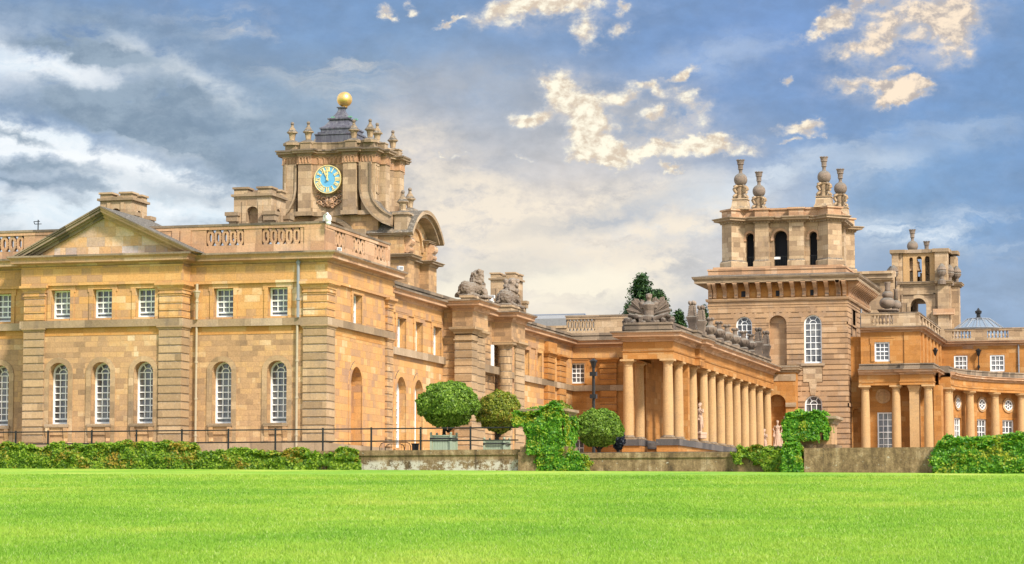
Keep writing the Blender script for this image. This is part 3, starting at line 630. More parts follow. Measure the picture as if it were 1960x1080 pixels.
cx_ = X(967, gB0 + .5); place_columns(G_, [(cx_, gB0 + .5)], -.4, 7.5, .47, QUOIN, True)
p = MB(); rblocks(p, X(983, gB0 + 1.0), xR - .02, gB0 + 1.15, gB1, -.4, 7.3, .45); capbox(p, X(983, gB0 + 1), xR - .02, gB0 + 1.15, gB1, capm(7.25, 7.6, .25)); obj('pier', p, QUOIN, G_)
pathG = [(xB - .2, yG0), (xs0 - .05, yG0), (xs0 - .05, gA0), (xR, gA0), (xR, gA1), (xB + .75, gA1), (xB + .75, gB0), (xR, gB0), (xR, gB1), (xB, gB1)]
t = MB(); t.sweep(pathG, cornice(8.72, 9.3, .62)); obj('cornice', t, TRIM, G_); weather_top(G_, pathG, 9.3, .62)
t = MB(); t.box(xB, xR + .05, gA0 - .05, gA1 + .1, 9.25, 9.4); obj('gate_roof', t, LEDGE, G_); t = MB(); t.box(xB, xR + .05, gB0, gB1, 9.25, 9.38); obj('gate_roof', t, LEDGE, G_)
t = MB(); zp1 = Z(565.5, gA0 + .2, 905); xp1_, xp2_ = X(881, gA0, 575), X(951, gB0, 595); zp2 = Z(584, gB0 + .2, 975); t.box(xp1_, xR - .05, gA0 + .1, gA1 - .1, 9.3, zp1 - .13); capbox(t, xp1_, xR - .05, gA0 + .1, gA1 - .1, slab(zp1 - .13, zp1, .07)); obj('plinth', t, WEATH, G_)
t = MB(); t.box(xp2_, xR - .05, gB0 + .1, gB1 - .1, 9.3, zp2 - .12); capbox(t, xp2_, xR - .05, gB0 + .1, gB1 - .1, slab(zp2 - .12, zp2, .07)); obj('plinth', t, WEATH, G_)
t = MB(); t.box(xB + .76, xR - .75, gA1, gB0, 5.5, 5.95); obj('string_course', t, LEDGE, G_)
sash(G_, MY(xB + .80), gB0 - .24, .4, 6.0, 7.3, False, 2, 4, 0, fr=.09)

# ================================================================== clock tower
yT = 139.5
def tx(u, v=330): return X(u, yT, v)
def tz(v, u=630): return Z(v, yT, u)
H = (tx(718) - tx(541)) / 2; cxT = (tx(718) + tx(541)) / 2; cyT = yT + H
T_ = thing('clock_tower', 'stone clock tower with blue and gold dial, curved buttresses, lead roof and golden ball', 'clock tower', (cxT, cyT, 9))
def rot4(face, k):
    out = []
    for s_, o_ in face:
        a, b = s_, -(H + o_)
        for _ in range(k): a, b = -b, a
        out.append((cxT + a, cyT + b))
    return out
dip = [(-.95 + 1.9 * i / 8, -.02 - .26 * math.sin(PI * i / 8)) for i in range(9)]
face = [(-H, 0), (-H + .82, 0), (-H + .82, -.58), (-H + 1.04, -.58), (-H + 1.04, .3), (-.95, .3)] + dip + [(.95, .3), (H - 1.04, .3), (H - 1.04, -.58), (H - .82, -.58), (H - .82, 0)]
pT = sum((rot4(face, k) for k in range(4)), [])
face2 = [(-H, 0), (-H + .86, 0), (-H + .86, -.12), (-H + 1.02, -.12), (-H + 1.02, .3), (-.95, .3)] + dip + [(.95, .3), (H - 1.02, .3), (H - 1.02, -.12), (H - .86, -.12), (H - .86, 0)]
pT2 = sum((rot4(face2, k) for k in range(4)), [])
zl0, zl1, zc0, zc1 = tz(413), tz(405), tz(297), tz(288); zf0 = tz(312)
w = MB(); w.sweep(pT, [(0, zl0), (0, zc0)], True); w.box(cxT - H + .6, cxT + H - .6, cyT - H + .6, cyT + H - .6, zl0, zc1 + .4); obj('tower_wall', w, WEATH, T_)
w = MB(); w.sweep(pT2, slab(zl0, zl1, .1), True); obj('ledge', w, LEDGE, T_)
w = MB(); w.sweep(pT2, [(-.05, zf0 - .05), (.05, zf0 - .05), (.05, zf0), (.02, zf0), (.02, zc0 - .02), (-.05, zc0 - .02)], True)
for k in (0, 1):                                                # carved arcading of the frieze
    for s0, s1, o_ in ((-H + .05, -H + .82, .02), (-H + 1.05, -1.0, .32), (-.85, .85, -.28), (1.0, H - 1.05, .32), (H - .82, H - .05, .02)):
        n = max(2, int((s1 - s0) / .27))
        for i in range(n):
            sc = s0 + (s1 - s0) * (i + .5) / n; oo = o_ if abs(sc) > .9 else -.02 - .26 * math.cos(sc / .95 * PI / 2)
            pp = rot4([(sc, oo)], k)[0]; M = MX(pp[1]) if k == 0 else MY(pp[0]); c = pp[0] if k == 0 else pp[1]
            w.band(M, c, zf0 + .24, .075, .12, -.07, .02, n=6); w.bar(M, c - .12, c - .075, zf0 + .02, zf0 + .24, -.07, .02); w.bar(M, c + .075, c + .12, zf0 + .02, zf0 + .24, -.07, .02)
obj('carved_frieze', w, TRIM, T_)
w = MB(); w.sweep(pT2, cornice(zc0 - .04, zc1, .34), True); obj('cornice', w, LEDGE, T_); weather_top(T_, pT2, zc1, .33, True)
za = tz(271); w = MB(); w.sweep(pT2, [(-.1, zc1), (-.1, za - .06), (-.06, za - .06), (-.06, za), (-.4, za + .02)], True); obj('attic', w, LEDGE, T_)
wp = MB()
for k in (0, 1):                                                # sunk panels of the corner piers
    for s0 in (-H + .18, H - .68):
        for a, b, c, d in ((0, .08, 0, 1), (.42, .5, 0, 1), (0, .5, 0, .03), (0, .5, .97, 1)):
            z0_, z1_ = tz(372), tz(318); pp = rot4([(s0 + a, 0), (s0 + b, 0)], k); M = MX(pp[0][1]) if k == 0 else MY(pp[0][0]); e = 0 if k == 0 else 1
            wp.bar(M, pp[0][e], pp[1][e], z0_ + c * (z1_ - z0_), z0_ + d * (z1_ - z0_), -.04, .01)
obj('pier_panel', wp, WEATH, T_)
# pinnacles
def pinnacle_mesh(h=1.15):
    b, l, o = MB(), MB(), MB(); k = h / 1.15
    b.lathe(0, 0, [(.50 * k, -.12 * k), (.40 * k, .0), (.27 * k, .06 * k), (.15 * k, .1 * k), (.15 * k, .16 * k), (.19 * k, .42 * k), (.25 * k, .5 * k)], 8, PI / 8)
    l.lathe(0, 0, [(.25 * k, .5 * k), (.31 * k, .51 * k), (.31 * k, .56 * k), (.2 * k, .68 * k), (.12 * k, .82 * k), (.08 * k, .88 * k), (.08 * k, .95 * k), (.04 * k, 1.0 * k)], 8, PI / 8)
    o.ball((0, 0, 1.05 * k), .105 * k, 10, 8); return b, l, o
def add_pinnacles(parent, pts, h, mats=(WEATH, LEDGE, GREYST)):
    ms = pinnacle_mesh(h); first = None
    for x, y, z in pts:
        if first is None:
            off = ORG[parent.name]; os_ = []
            for nm, mb, mt in zip(('pinnacle', 'pinnacle_cap', 'pinnacle_ball'), ms, mats):
                me = bpy.data.meshes.new(nm); me.from_pydata(mb.v, [], mb.f); me.materials.append(mt); o = link(bpy.data.objects.new(nm, me)); autosmooth(o, 35); ORG[o.name] = off; os_.append(o)
            first = os_[0]; first.parent = parent; os_[1].parent = first; os_[2].parent = first; c = first
        else: c = copy_tree(first, parent)
        c.location = (x - off.x, y - off.y, z - off.z)
pts = [rot4([(s_, -.38)], 0)[0] for s_ in (-H + .43, -H + 1.4, H - 1.4, H - .43)] + [(X(722, cyT - .9, 260), cyT - .9), (X(752, cyT + H - .7, 260), cyT + H - .7), (X(606, cyT + H - .5, 260), cyT + H - .5)]
zpn = tz(269.5, 587); add_pinnacles(T_, [(x, y, zpn) for x, y in pts], tz(230.5, 587) - zpn)
for k_ in range(len(pts)): m_ = MB(); x, y = pts[k_]; m_.lathe(x, y, [(.52, za - .12), (.52, za + .02), (.36, za + .07), (.2, zpn + .04)], 8, PI / 8); obj('pinnacle_base', m_, LEDGE, T_)
# lead roof and ball
zr = tz(272); q2 = 1.4142
def hz(v): return Z(v, cyT, 650)
w = MB(); w.lathe(cxT - .16, cyT, [(r * q2, z) for r, z in ((1.2, zr - .3), (1.2, hz(264)), (1.25, hz(263)), (1.25, hz(261)), (1.1, hz(260)), (1.1, hz(257)), (.96, hz(256)), (.96, hz(252)), (1.02, hz(251)), (1.02, hz(248.5)), (.8, hz(244)), (.68, hz(239)), (.58, hz(234)), (.56, hz(232)), (.66, hz(231.5)), (.66, hz(229)), (.5, hz(227.5)), (.44, hz(226)), (.3, hz(220)), (.2, hz(214)), (.17, hz(209)), (.25, hz(207.5)), (.25, hz(206)))], 4, PI / 4); obj('lead_roof', w, LEAD, T_)
w = MB()
for sx in (-1, 1):
    for sy_ in (-1, 1): w.box(cxT + sx * .52 - .1, cxT + sx * .52 + .1, cyT + sy_ * .52 - .1, cyT + sy_ * .52 + .1, hz(229), hz(226))
obj('copper_corner', w, VERDI, T_)
w = MB(); w.ball((cxT, cyT, hz(191)), .445, 28, 20); w.lathe(cxT, cyT, [(.2, hz(206)), (.13, hz(204.5)), (.1, hz(203))], 12); obj('golden_ball', w, GOLD, T_, True)
# the dial
cu, cz = tx(629, 344), tz(344, 629); RC = tx(655, 344) - cu; MC = MX(yT); dd = -.16
w = MB(); w.band(MC, cu, cz, 0.02, RC * .96, dd, .3, 0, 2 * PI, 48); clk = obj('clock_face', w, BLUE, T_)
w = MB(); w.band(MC, cu, cz, RC * .955, RC * 1.0, dd - .05, .2, 0, 2 * PI, 48); obj('dial_rim', w, GILT, clk)
num = MB()
def stroke(x0, z0, x1, z1, wd, a):                               # stroke in dial units, rotated clockwise by a
    L = math.hypot(x1 - x0, z1 - z0); nx, nz = -(z1 - z0) / L * wd / 2, (x1 - x0) / L * wd / 2
    pts = [(x0 + nx, z0 + nz), (x1 + nx, z1 + nz), (x1 - nx, z1 - nz), (x0 - nx, z0 - nz)]
    num.prism(MC, [(cu + RC * (x * math.cos(a) + z * math.sin(a)), cz + RC * (-x * math.sin(a) + z * math.cos(a))) for x, z in pts], dd - .03, dd + .02)
ROM = ['XII', 'I', 'II', 'III', 'IV', 'V', 'VI', 'VII', 'VIII', 'IX', 'X', 'XI']
for h, txt in enumerate(ROM):
    a = 2 * PI * h / 12; wd = {'I': .094, 'V': .15, 'X': .16}; tot = sum(wd[c] for c in txt); x = -tot / 2; r0, r1 = .57, .85
    for c in txt:
        cc = x + wd[c] / 2
        if c == 'I': stroke(cc, r0, cc, r1, .056, a)
        elif c == 'V': stroke(cc - .052, r1, cc, r0, .052, a); stroke(cc + .052, r1, cc, r0, .026, a)
        else: stroke(cc - .058, r1, cc + .058, r0, .054, a); stroke(cc + .058, r1, cc - .058, r0, .026, a)
        x += wd[c]
    stroke(-tot / 2, r0 - .01, tot / 2, r0 - .01, .022, a); stroke(-tot / 2, r1 + .01, tot / 2, r1 + .01, .022, a)
for k in range(60): stroke(0, .875, 0, .915, .022, 2 * PI * k / 60)
obj('numerals', num, GILT, clk)
num = MB(); dd -= .03; stroke(0, -.12, 0, .30, .05, math.radians(-24)); stroke(0, .3, 0, .5, .085, math.radians(-24)); stroke(0, .5, 0, .86, .05, math.radians(-24)); obj('minute_hand', num, GILT, clk)
num = MB(); dd -= .03; stroke(0, -.1, 0, .3, .055, math.radians(-2)); stroke(0, .3, 0, .44, .13, math.radians(-2)); stroke(0, .44, 0, .6, .05, math.radians(-2)); num.band(MC, cu, cz, .004, RC * .07, dd - .06, dd, 0, 2 * PI, 12); obj('hour_hand', num, GILT, clk)
# carved shell and scrolls below the dial
w = MB(); yc_ = yT + .12
for sg in (-1, 1):
    for (ox, oz, r, tn) in ((.30, -1.12, .17, 2.4), (.56, -1.3, .15, 2.2), (.62, -.98, .12, 2.2), (.33, -1.45, .13, 2.0), (.6, -.72, .11, 1.6)):
        w.tube([(cu + sg * (ox + r * (1 - i / 22) * math.cos(i / 22 * tn * 2 * PI * .62)), yc_ - .03, cz + oz + r * (1 - i / 22) * math.sin(i / 22 * tn * 2 * PI * .62)) for i in range(20)], [.06 - .0015 * i for i in range(20)], 6)
for i in range(9):
    t = PI * (.08 + .84 * i / 8); w.tube([(cu, yc_, cz - 1.5), (cu + .14 * math.cos(t), yc_ - .13, cz - 1.38 + .18 * math.sin(t)), (cu + .3 * math.cos(t), yc_ - .05, cz - 1.35 + .34 * math.sin(t))], [.03, .05, .05], 6)
w.ball((cu, yc_, cz - 1.42), (.26, .1, .14)); w.ball((cu + .2, yc_ - .05, cz - 1.57), .09)
obj('carved_shell', w, TRIM, T_, True)
# curved buttresses
def zpt(x, y): return (tx(520 + x / 6.75, 280 + y / 6.75), tz(280 + y / 6.75, 520 + x / 6.75))
outer = [(1145, 205), (1145, 560), (1170, 680), (1230, 800), (1320, 905), (1430, 985), (1545, 1030)]; inner = [(1560, 895), (1470, 850), (1390, 780), (1325, 690), (1290, 560), (1290, 205)]
pr = [zpt(*p) for p in outer]; pi_ = [zpt(*p) for p in inner]; inn = pi_[::-1]
def interp(pts, n):
    out = []; L = [0]
    for p, q in zip(pts, pts[1:]): L.append(L[-1] + math.dist(p, q))
    for i in range(n + 1):
        t = L[-1] * i / n; k = max(j for j in range(len(L) - 1) if L[j] <= t + 1e-9); f = (t - L[k]) / (L[k + 1] - L[k]); out.append(tuple(pts[k][e] + (pts[k + 1][e] - pts[k][e]) * f for e in (0, 1)))
    return out
oa, ia = interp(pr, 18), interp(inn, 18)
for sg in (1, -1):
    w, w2 = MB(), MB(); mir = (lambda p: p) if sg > 0 else (lambda p: (2 * cxT - p[0], p[1]))
    for i in range(18):
        quad = [mir(p) for p in (oa[i], oa[i + 1], ia[i + 1], ia[i])]; w.prism(MX(yT - .14), quad, 0, 1.0)
        md = lambda p, q, t: (p[0] + (q[0] - p[0]) * t, p[1] + (q[1] - p[1]) * t)
        for t0, t1 in ((-.04, .12), (.88, 1.05)):
            quad = [mir(p) for p in (md(oa[i], ia[i], t0), md(oa[i + 1], ia[i + 1], t0), md(oa[i + 1], ia[i + 1], t1), md(oa[i], ia[i], t1))]; w2.prism(MX(yT - .14), quad, -.08, 1.08)
    b = obj('scroll_buttress', w, WEATH, T_); obj('buttress_rim', w2, LEDGE, b)
# lower stages, gate front towards the court
xTc = -43.0; zq = tz(440, 760)
w = MB(); w.box(tx(545), tx(722), yT + .2, cyT + H, 9.2, zl0 + .01); w.box(tx(700), xTc - .55, yT + .35, 146.6, 9.2, zq); obj('lower_wall', w, TAN, T_)
w = MB(); w.band(MX(yT - .1), cu, tz(415, 629) - 1.75, 1.5, 1.75, 0, .5, PI * .12, PI * .88, 16); w.bar(MX(yT), tx(560), tx(700), 9.2, tz(440), .05, .4); obj('segmental_arch', w, LEDGE, T_)
fA = lambda u, v: fx(u, v, xTc)
ya0, ya1 = yT + .3, fA(836, 520)[0]; yac = (ya0 + ya1) / 2 + .1; zcor = fA(835, 505)[1]; zspr = fA(835, 462)[1] - .1; zap = fA(815, 406)[1]; ha = (ya1 - ya0) / 2 + .35; hr = zap - zspr; RA = (ha * ha + hr * hr) / (2 * hr)
MA = MY(xTc)
w = MB(); facade(w, MY(xTc - .5), ya0, ya1, zcor, zspr + .9, [op(yac, 2.5, zcor, zspr + .55, True, True, 1.0)])
w.box(xTc - 2, xTc - .01, ya0, ya0 + 1.3, 9.2, zcor - .2); w.box(xTc - 2, xTc - .01, ya1 - 1.6, ya1, 9.2, zcor - .21); w.box(xTc - 2, xTc - .7, ya0 + 1.3, ya1 - 1.6, 9.2, zcor - .2)
w.box(xTc - 2, xTc - .25, ya0 + .02, ya0 + 1.1, zcor + .05, zspr); w.box(xTc - 2, xTc - .25, ya1 - 1.3, ya1 - .02, zcor + .05, zspr)
a0 = math.acos(ha / RA); w.prism(MY(xTc - .5), [(yac + (RA - .2) * math.cos(a0 + (PI - 2 * a0) * i / 14), zap - RA + (RA - .2) * math.sin(a0 + (PI - 2 * a0) * i / 14)) for i in range(15)], .02, 1.2)
obj('gate_front', w, TAN, T_)
w = MB(); w.sweep([(xTc - 1.6, ya0), (xTc, ya0), (xTc, ya0 + 1.3), (xTc - .6, ya0 + 1.3), (xTc - .6, ya1 - 1.6), (xTc, ya1 - 1.6), (xTc, ya1), (xTc - 1.5, ya1)], cornice(zcor - .3, zcor, .4))
w.sweep([(tx(705), yT + .35), (xTc - .25, yT + .35), (xTc - .25, ya0 + 1.1)], cornice(zspr - .22, zspr + .02, .28)); w.sweep([(xTc - .5, ya1 - 1.3), (xTc - .25, ya1 - 1.3), (xTc - .25, ya1), (xTc - 1, ya1)], cornice(zspr - .22, zspr, .28)); obj('cornice', w, LEDGE, T_)
w = MB(); w.band(MA, yac, zap - RA, RA - .22, RA, -.35, 2.6, a0, PI - a0, 18); w.band(MA, yac, zap - RA, RA - .42, RA - .22, -.15, 2.6, a0 + .05, PI - a0 - .05, 18); obj('arched_pediment', w, LEDGE, T_)
w = MB(); w.band(MY(xTc - .5), yac, zspr + .55 - 1.25, 1.25, 1.5, -.1, .05, n=16); obj('arch_moulding', w, TAN, T_)
for yy in (ya0 + .55, ya1 - .65):
    w = MB()
    for zz, r in ((zspr - .45, .28), (zcor + .3, .2)): w.band(MX(yy - .35), xTc - .1, zz, .02, r, 0, .7, 0, 2 * PI, 14)
    w.prism(MX(yy - .33), [(xTc - .35, zspr - .25), (xTc + .05, zspr - .2), (xTc + .02, zspr - .7), (xTc - .06, zcor + .3), (xTc - .35, zcor + .2)], 0, .66); obj('scroll_bracket', w, TRIM, T_)
pd = MB(); xq, zq2 = tx(765, 420), tz(404, 767); pd.box(xq - .38, xq + .38, yT + .2, yT + 1.0, zq - .3, zq2 - .15); capbox(pd, xq - .38, xq + .38, yT + .2, yT + 1.0, slab(zq2 - .18, zq2 - .06, .1)); obj('pedestal', pd, LEDGE, T_)
add_pinnacles(T_, [(xq, yT + .6, zq2 - .02), (xTc - .8, yac, zap + .1)], 1.28)
# ================================================================== portico and colonnade
yF = 172.0; xl, xe_ = X(1192, yF, 660), X(1288.5, yF, 660); xc = X(1278.5, yF + .4, 760); yEnd = 214.4
F_ = thing('colonnade', 'long stone colonnade of plain round columns with a square columned portico at its near end', 'colonnade', (xe_ - 2, yF + 2, 1.7))
cy_ = [yF + .42] + [Y(u, xc, 760) for u in (1298, 1325, 1346, 1361.5, 1378, 1393.8, 1409, 1424.5, 1438.6, 1452.7, 1468)]
xcl = X(1202.7, yF + .42, 760)
place_columns(F_, [(xc, y) for y in cy_] + [(xcl, yF + .42), (xcl, cy_[1])], 2.1, 7.5, .365)
yk0, yk1 = cy_[2] - 1.2, cy_[2] + .55
pF = [(xl, yE + .1), (xl, yF), (xe_, yF), (xe_, yk0), (xe_ + .32, yk0), (xe_ + .32, yk1), (xe_, yk1), (xe_, yEnd)]
t = MB(); t.sweep(pF, [(-.85, 7.5), (0, 7.5), (0, 7.95), (.05, 7.98), (.08, 8.06), (0, 8.08), (0, 8.72), (-.85, 8.72)]); obj('entablature', t, ORANGE, F_)
t = MB(); t.sweep(pF, cornice(8.66, 9.3, .72)); obj('cornice', t, TRIM, F_); weather_top(F_, pF, 9.3, .72)
pF2 = [(a - .18 if i else a + .1, b + (.15 if i in (1, 2) else 0)) for i, (a, b) in enumerate(pF)]; pF2[1] = (xl + .1, yF + .15)
t = MB(); t.sweep(pF2, [(-.4, 9.2), (0, 9.2), (0, 9.5), (.05, 9.5), (.05, 9.56), (0, 9.56), (0, 9.84), (.07, 9.84), (.07, 9.98), (-.4, 10.0)]); 
t.box(xl + .3, xe_ - .5, yF + .4, yE, 9.2, 9.9); obj('blocking_course', t, STAINED, F_)
t = MB(); t.box(xl - .1, xe_ - .6, yF + .6, yEnd, 8.35, 8.7); obj('ceiling', t, ORANGE, F_)
xw = xl - .02; t = MB(); facade(t, MY(xw + .15), yE + .02, yEnd, -.3, 8.4, [op(yy, 1.5, 2.2, 6.2, True, True, .4) for yy in (184.9, 191.6, 198.5, 205.6)]); t.box(xw - 1, xw - .3, yE + 1, yEnd, -.3, 8.4); t.box(xl - .2, xw + .35, yF + 1.6, yF + 2.3, 2.1, 7.5); t.box(X(1307, cy_[1] + 2.5), xc + .25, cy_[1] + 2.3, cy_[1] + 2.9, 2.1, 7.5); obj('back_wall', t, ORANGE, F_)
t = MB(); t.box(X(1190, yF, 845), X(1227, yF, 845), yF - .15, yE, 1.68, 2.1); t.box(X(1256, yF, 845), xe_ + .42, yF - .15, yEnd, 1.68, 2.1); t.box(X(1226, yF), X(1258, yF), yF + 2.2, yEnd, 1.5, 1.9); obj('stylobate', t, DARKST, F_)
t = MB(); t.box(X(1191, yF, 845), X(1226, yF, 845), yF - .05, yE, -.3, 1.68); t.box(X(1257, yF, 845), xe_ + .3, yF - .05, yEnd, -.3, 1.68); t.box(X(1225, yF), X(1258, yF), yF + 2.3, yEnd, -.3, 1.5); obj('base_wall', t, ORANGE, F_)
# ================================================================== belvedere tower
yG = 216.0; xGl, xGr = X(1357, yG, 600), X(1622, yG, 700); yGe = 230.5
V_ = thing('belvedere_tower', 'tall banded stone tower with bracketed cornice, open arched belfry and four tall ball finials', 'tower', ((xGl + xGr) / 2, yG + 6, 0))
MG = MX(yG); gx = lambda u, v=650: X(u, yG, v); gz = lambda v: Z(v, yG, 1500)
def gop(a, b, z0, z1, **k): return op((gx(a) + gx(b)) / 2, gx(b) - gx(a), z0, z1, True, **k)
w1, nic, w2, w3 = gop(1409, 1440, 9.9, 13.72, depth=.28), gop(1472, 1506, 8.9, 13.77, blind=True, depth=.5), gop(1539, 1573, 9.72, 13.76, depth=.28), gop(1539, 1573, 4.9, 7.05, depth=.28)
w, rs = MB(), MB()
facade(w, MG, xGl, xGr, -.3, 8.6, [w3]); facade(w, MG, xGl, xGr, 8.6, 15.3, [w1, nic, w2]); w.box(xGl + .01, xGr - .9, yG + .9, yGe, -.3, 17.2); facade(w, MY(xGr), yG, yGe, -.3, 15.3, [op(Y(1636, xGr), 1.6, 1.0, 5.6, True, True, .4), op(Y(1636, xGr), 1.6, 9, 13, True, True, .4)])
w.poly([(xGl, yG, -.3), (xGl, yGe, -.3), (xGl, yGe, 15.3), (xGl, yG, 15.3)])
obj('wall', w, BANDED, V_)
rustic(rs, MG, xGl + .0, xGr + .05, -.1, 14.42, .44, [dict(o, pad=.0) for o in (w3,)] + [w1, nic, w2, op(gx(1555), gx(1574) - gx(1536), 8.1, 9.5)], .075, .075)
ysd = Y(1631, xGr); rustic(rs, MY(xGr), yG, ysd, -.1, 14.42, .44, [], .055, .06); rustic(rs, MY(xGr), Y(1641, xGr), yGe, 6.5, 14.42, .44, [], .055, .06); obj('rusticated_courses', rs, BANDED, V_)
for o in (w1, nic, w2, w3):
    vs_ = MB()
    R0 = o['w'] / 2; zs = o['z1'] - R0
    for k, (ra, a0_, a1_) in enumerate(((R0 + .75, .16, .27), (R0 + .5, .28, .385), (R0 + .9, .45, .55), (R0 + .5, .615, .72), (R0 + .75, .73, .84))): vs_.band(MG, o['c'], zs, R0, ra, -.085 if k == 2 else -.07, 0, a0_ * PI, a1_ * PI, 3)
    obj('arch_voussoir', vs_, BANDED, V_)
vs_ = MB()
vs_ = None
for a, b in ((xGl, w1['c'] - w1['w'] / 2), (w1['c'] + w1['w'] / 2, nic['c'] - nic['w'] / 2), (nic['c'] + nic['w'] / 2, w2['c'] - w2['w'] / 2), (w2['c'] + w2['w'] / 2, xGr + .1)): vs_ = MB(); vs_.bar(MG, a, b, 12.95, 13.1, -.12, 0); vs_.bar(MG, a, b, 12.4, 12.48, -.09, 0); vs_.bar(MG, a + .01, b - .01, 12.48, 12.95, -.065, 0); obj('impost_band', vs_, BANDED, V_)
for a, b in ((gx(1525), w3['c'] - w3['w'] / 2), (w3['c'] + w3['w'] / 2, xGr + .12)): vs_ = MB(); vs_.bar(MG, a, b, 6.1, 6.38, -.14, 0); obj('impost_band', vs_, BANDED, V_)
vs_ = MB(); vs_.bar(MY(xGr), yG - .14, yG + 3, 6.1, 6.38, -.14, 0); obj('impost_band', vs_, BANDED, V_); vs_ = MB(); vs_.bar(MY(xGr), yG - .12, yG + 6, 12.95, 13.1, -.12, 0); obj('impost_band', vs_, BANDED, V_)
t = MB(); t.bar(MG, gx(1537), gx(1573), 8.16, 9.42, -.1, .02); t.prism(MG, [(gx(1551), 7.08), (gx(1560), 7.08), (gx(1563), 8.15), (gx(1548), 8.15)], -.13, 0); obj('apron_panel', t, WEATH, V_)
for o, rw in ((w1, 6), (w2, 6), (w3, 2)): sash(V_, MG, o['c'], o['w'], o['z0'], o['z1'], True, 3, rw, .2, fr=.11, mu=.055, meet=2)
t = MB(); t.bar(MG, w2['c'] - 1.0, w2['c'] + 1.0, 9.5, 9.7, -.22, .1); obj('window_sill', t, LEDGE, V_)
pG = [(xGl, yGe), (xGl, yG), (xGr, yG), (xGr, yGe)]
t = MB(); t.sweep(pG, [(0, 14.42), (.09, 14.42), (.09, 14.62), (.14, 14.66), (.14, 14.72), (.06, 14.72), (.06, 14.95), (.2, 15.0), (.25, 15.12), (.25, 15.22), (0, 15.24)]); obj('string_course', t, BANDED, V_)
t = MB(); t.sweep(pG, slab(15.2, 16.55, .05)); obj('bracket_frieze', t, ORANGE, V_)
prof = [(0, 15.24), (.16, 15.24), (.28, 15.3), (.3, 15.42), (.22, 15.56), (.26, 15.74), (.5, 15.98), (.88, 16.2), (1.0, 16.34), (1.0, 16.5), (0, 16.5)]
def bracket(M, u, wd=.3):
    b = MB(); b.prism(lambda a, z, d: M(u + d, z, -a), prof, -wd / 2, wd / 2); b.bar(M, u - wd / 2 - .04, u + wd / 2 + .04, 16.42, 16.54, -1.05, 0); obj('cornice_bracket', b, TRIM, V_)
for k in range(11): bracket(MG, gx(1388 + 21.7 * k, 560))
for u in (1361, 1369): bracket(MG, gx(u, 560), .26)
for u in (1606, 1617): bracket(MG, gx(u, 560), .3)
for k in range(14): bracket(MY(xGr), yG + .5 + k * .98)
t = MB()
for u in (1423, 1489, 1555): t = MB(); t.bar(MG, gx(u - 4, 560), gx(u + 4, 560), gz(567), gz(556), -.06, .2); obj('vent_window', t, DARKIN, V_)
t = MB(); t.sweep(pG, [(0, 16.5), (1.05, 16.5), (1.05, 16.72), (1.12, 16.78), (1.22, 16.9), (1.22, 17.02), (.1, 17.25), (0, 17.25)]); obj('cornice', t, LEDGE, V_); weather_top(V_, pG, 17.0, 1.22)
t = MB(); t.box(xGl - .05, xGr - .05, yG - .02, yGe, 17.0, 17.62); capbox(t, xGl - .05, xGr - .05, yG - .02, yGe, slab(17.62, 17.75, .07)); t.box(xGl + .3, xGr - .4, yG + .35, yGe - .3, 17.75, 17.95); obj('belfry_platform', t, TRIM, V_)
# belfry
yb0 = 218.35; bx = lambda u: X(u, yb0, 450); zB0, zB1 = 17.95, 21.75
cL, cR, yb1 = bx(1404), bx(1588), yb0 + 8.6; hd = 1.0
MBf = MX(yb0); MBr = MY(cR); MBl = lambda u, z, d: (cL + d, u, z); MBb = lambda u, z, d: (u, yb1 - d, z)
w = MB(); arch = [op(bx(a) / 2 + bx(b) / 2, bx(b) - bx(a), zB0 + .02, z1, True, False, .7) for a, b, z1 in ((1428, 1443, 21.0), (1481, 1507, 21.15), (1549, 1564, 21.0))]
facade(w, MBf, cL, cR, zB0, zB1 + .1, arch); facade(w, MBb, cL, cR, zB0, zB1 + .1, arch)
ar2 = [op(yb0 + 4.3 + k * 2.6, 1.0 if k else 1.15, zB0 + .02, 21.0, True, False, .7) for k in (-1, 0, 1)]
facade(w, MBr, yb0, yb1, zB0, zB1 + .1, ar2); facade(w, MBl, yb0, yb1, zB0, zB1 + .1, ar2); obj('belfry_wall', w, WEATH, V_)
t = MB(); t.box(cL + 1.0, cR - 1.0, yb0 + 1.0, yb1 - 1.0, zB0, zB1); obj('belfry_shade_box', t, DARKIN, V_)  # near-black box added to paint the shade seen through the belfry arches
for o in arch:
    t = MB(); arch_surround(t, MBf, o['c'], o['w'], 20.5, o['z1'], .2, .07); t.bar(MBf, o['c'] - o['w'] / 2 - .24, o['c'] - o['w'] / 2 + .02, 20.3, 20.5, -.12, .3); t.bar(MBf, o['c'] + o['w'] / 2 - .02, o['c'] + o['w'] / 2 + .24, 20.3, 20.5, -.12, .3); obj('arch_moulding', t, TRIM, V_)
sq = lambda cx, cy, h: [(cx, cy - h), (cx + h, cy), (cx, cy + h), (cx - h, cy)]
els = [sq(x, y, hd) for x in (cL, cR) for y in (yb0, yb1)]
for y0, y1 in ((yb0 - .55, yb0 + .1), (yb1 - .1, yb1 + .55)):
    for a, b in ((1447, 1473), (1512, 1540)): els.append(rectpath(bx(a), bx(b), y0, y1))
for x0, x1 in ((cR - .1, cR + .55), (cL - .55, cL + .1)):
    for k in (-1.35, 1.35): els.append(rectpath(x0, x1, yb0 + 4.3 + k - .6, yb0 + 4.3 + k + .6))
cor, att = MB(), MB()
for i, e in enumerate(els):
    p = MB(); p.sweep(e, [(.14, zB0 - .1), (.14, zB0 + .5), (.1, zB0 + .6), (.0, zB0 + .72), (0, zB1 + .05)], True); obj('belfry_pier', p, WEATH, V_)
k = .004
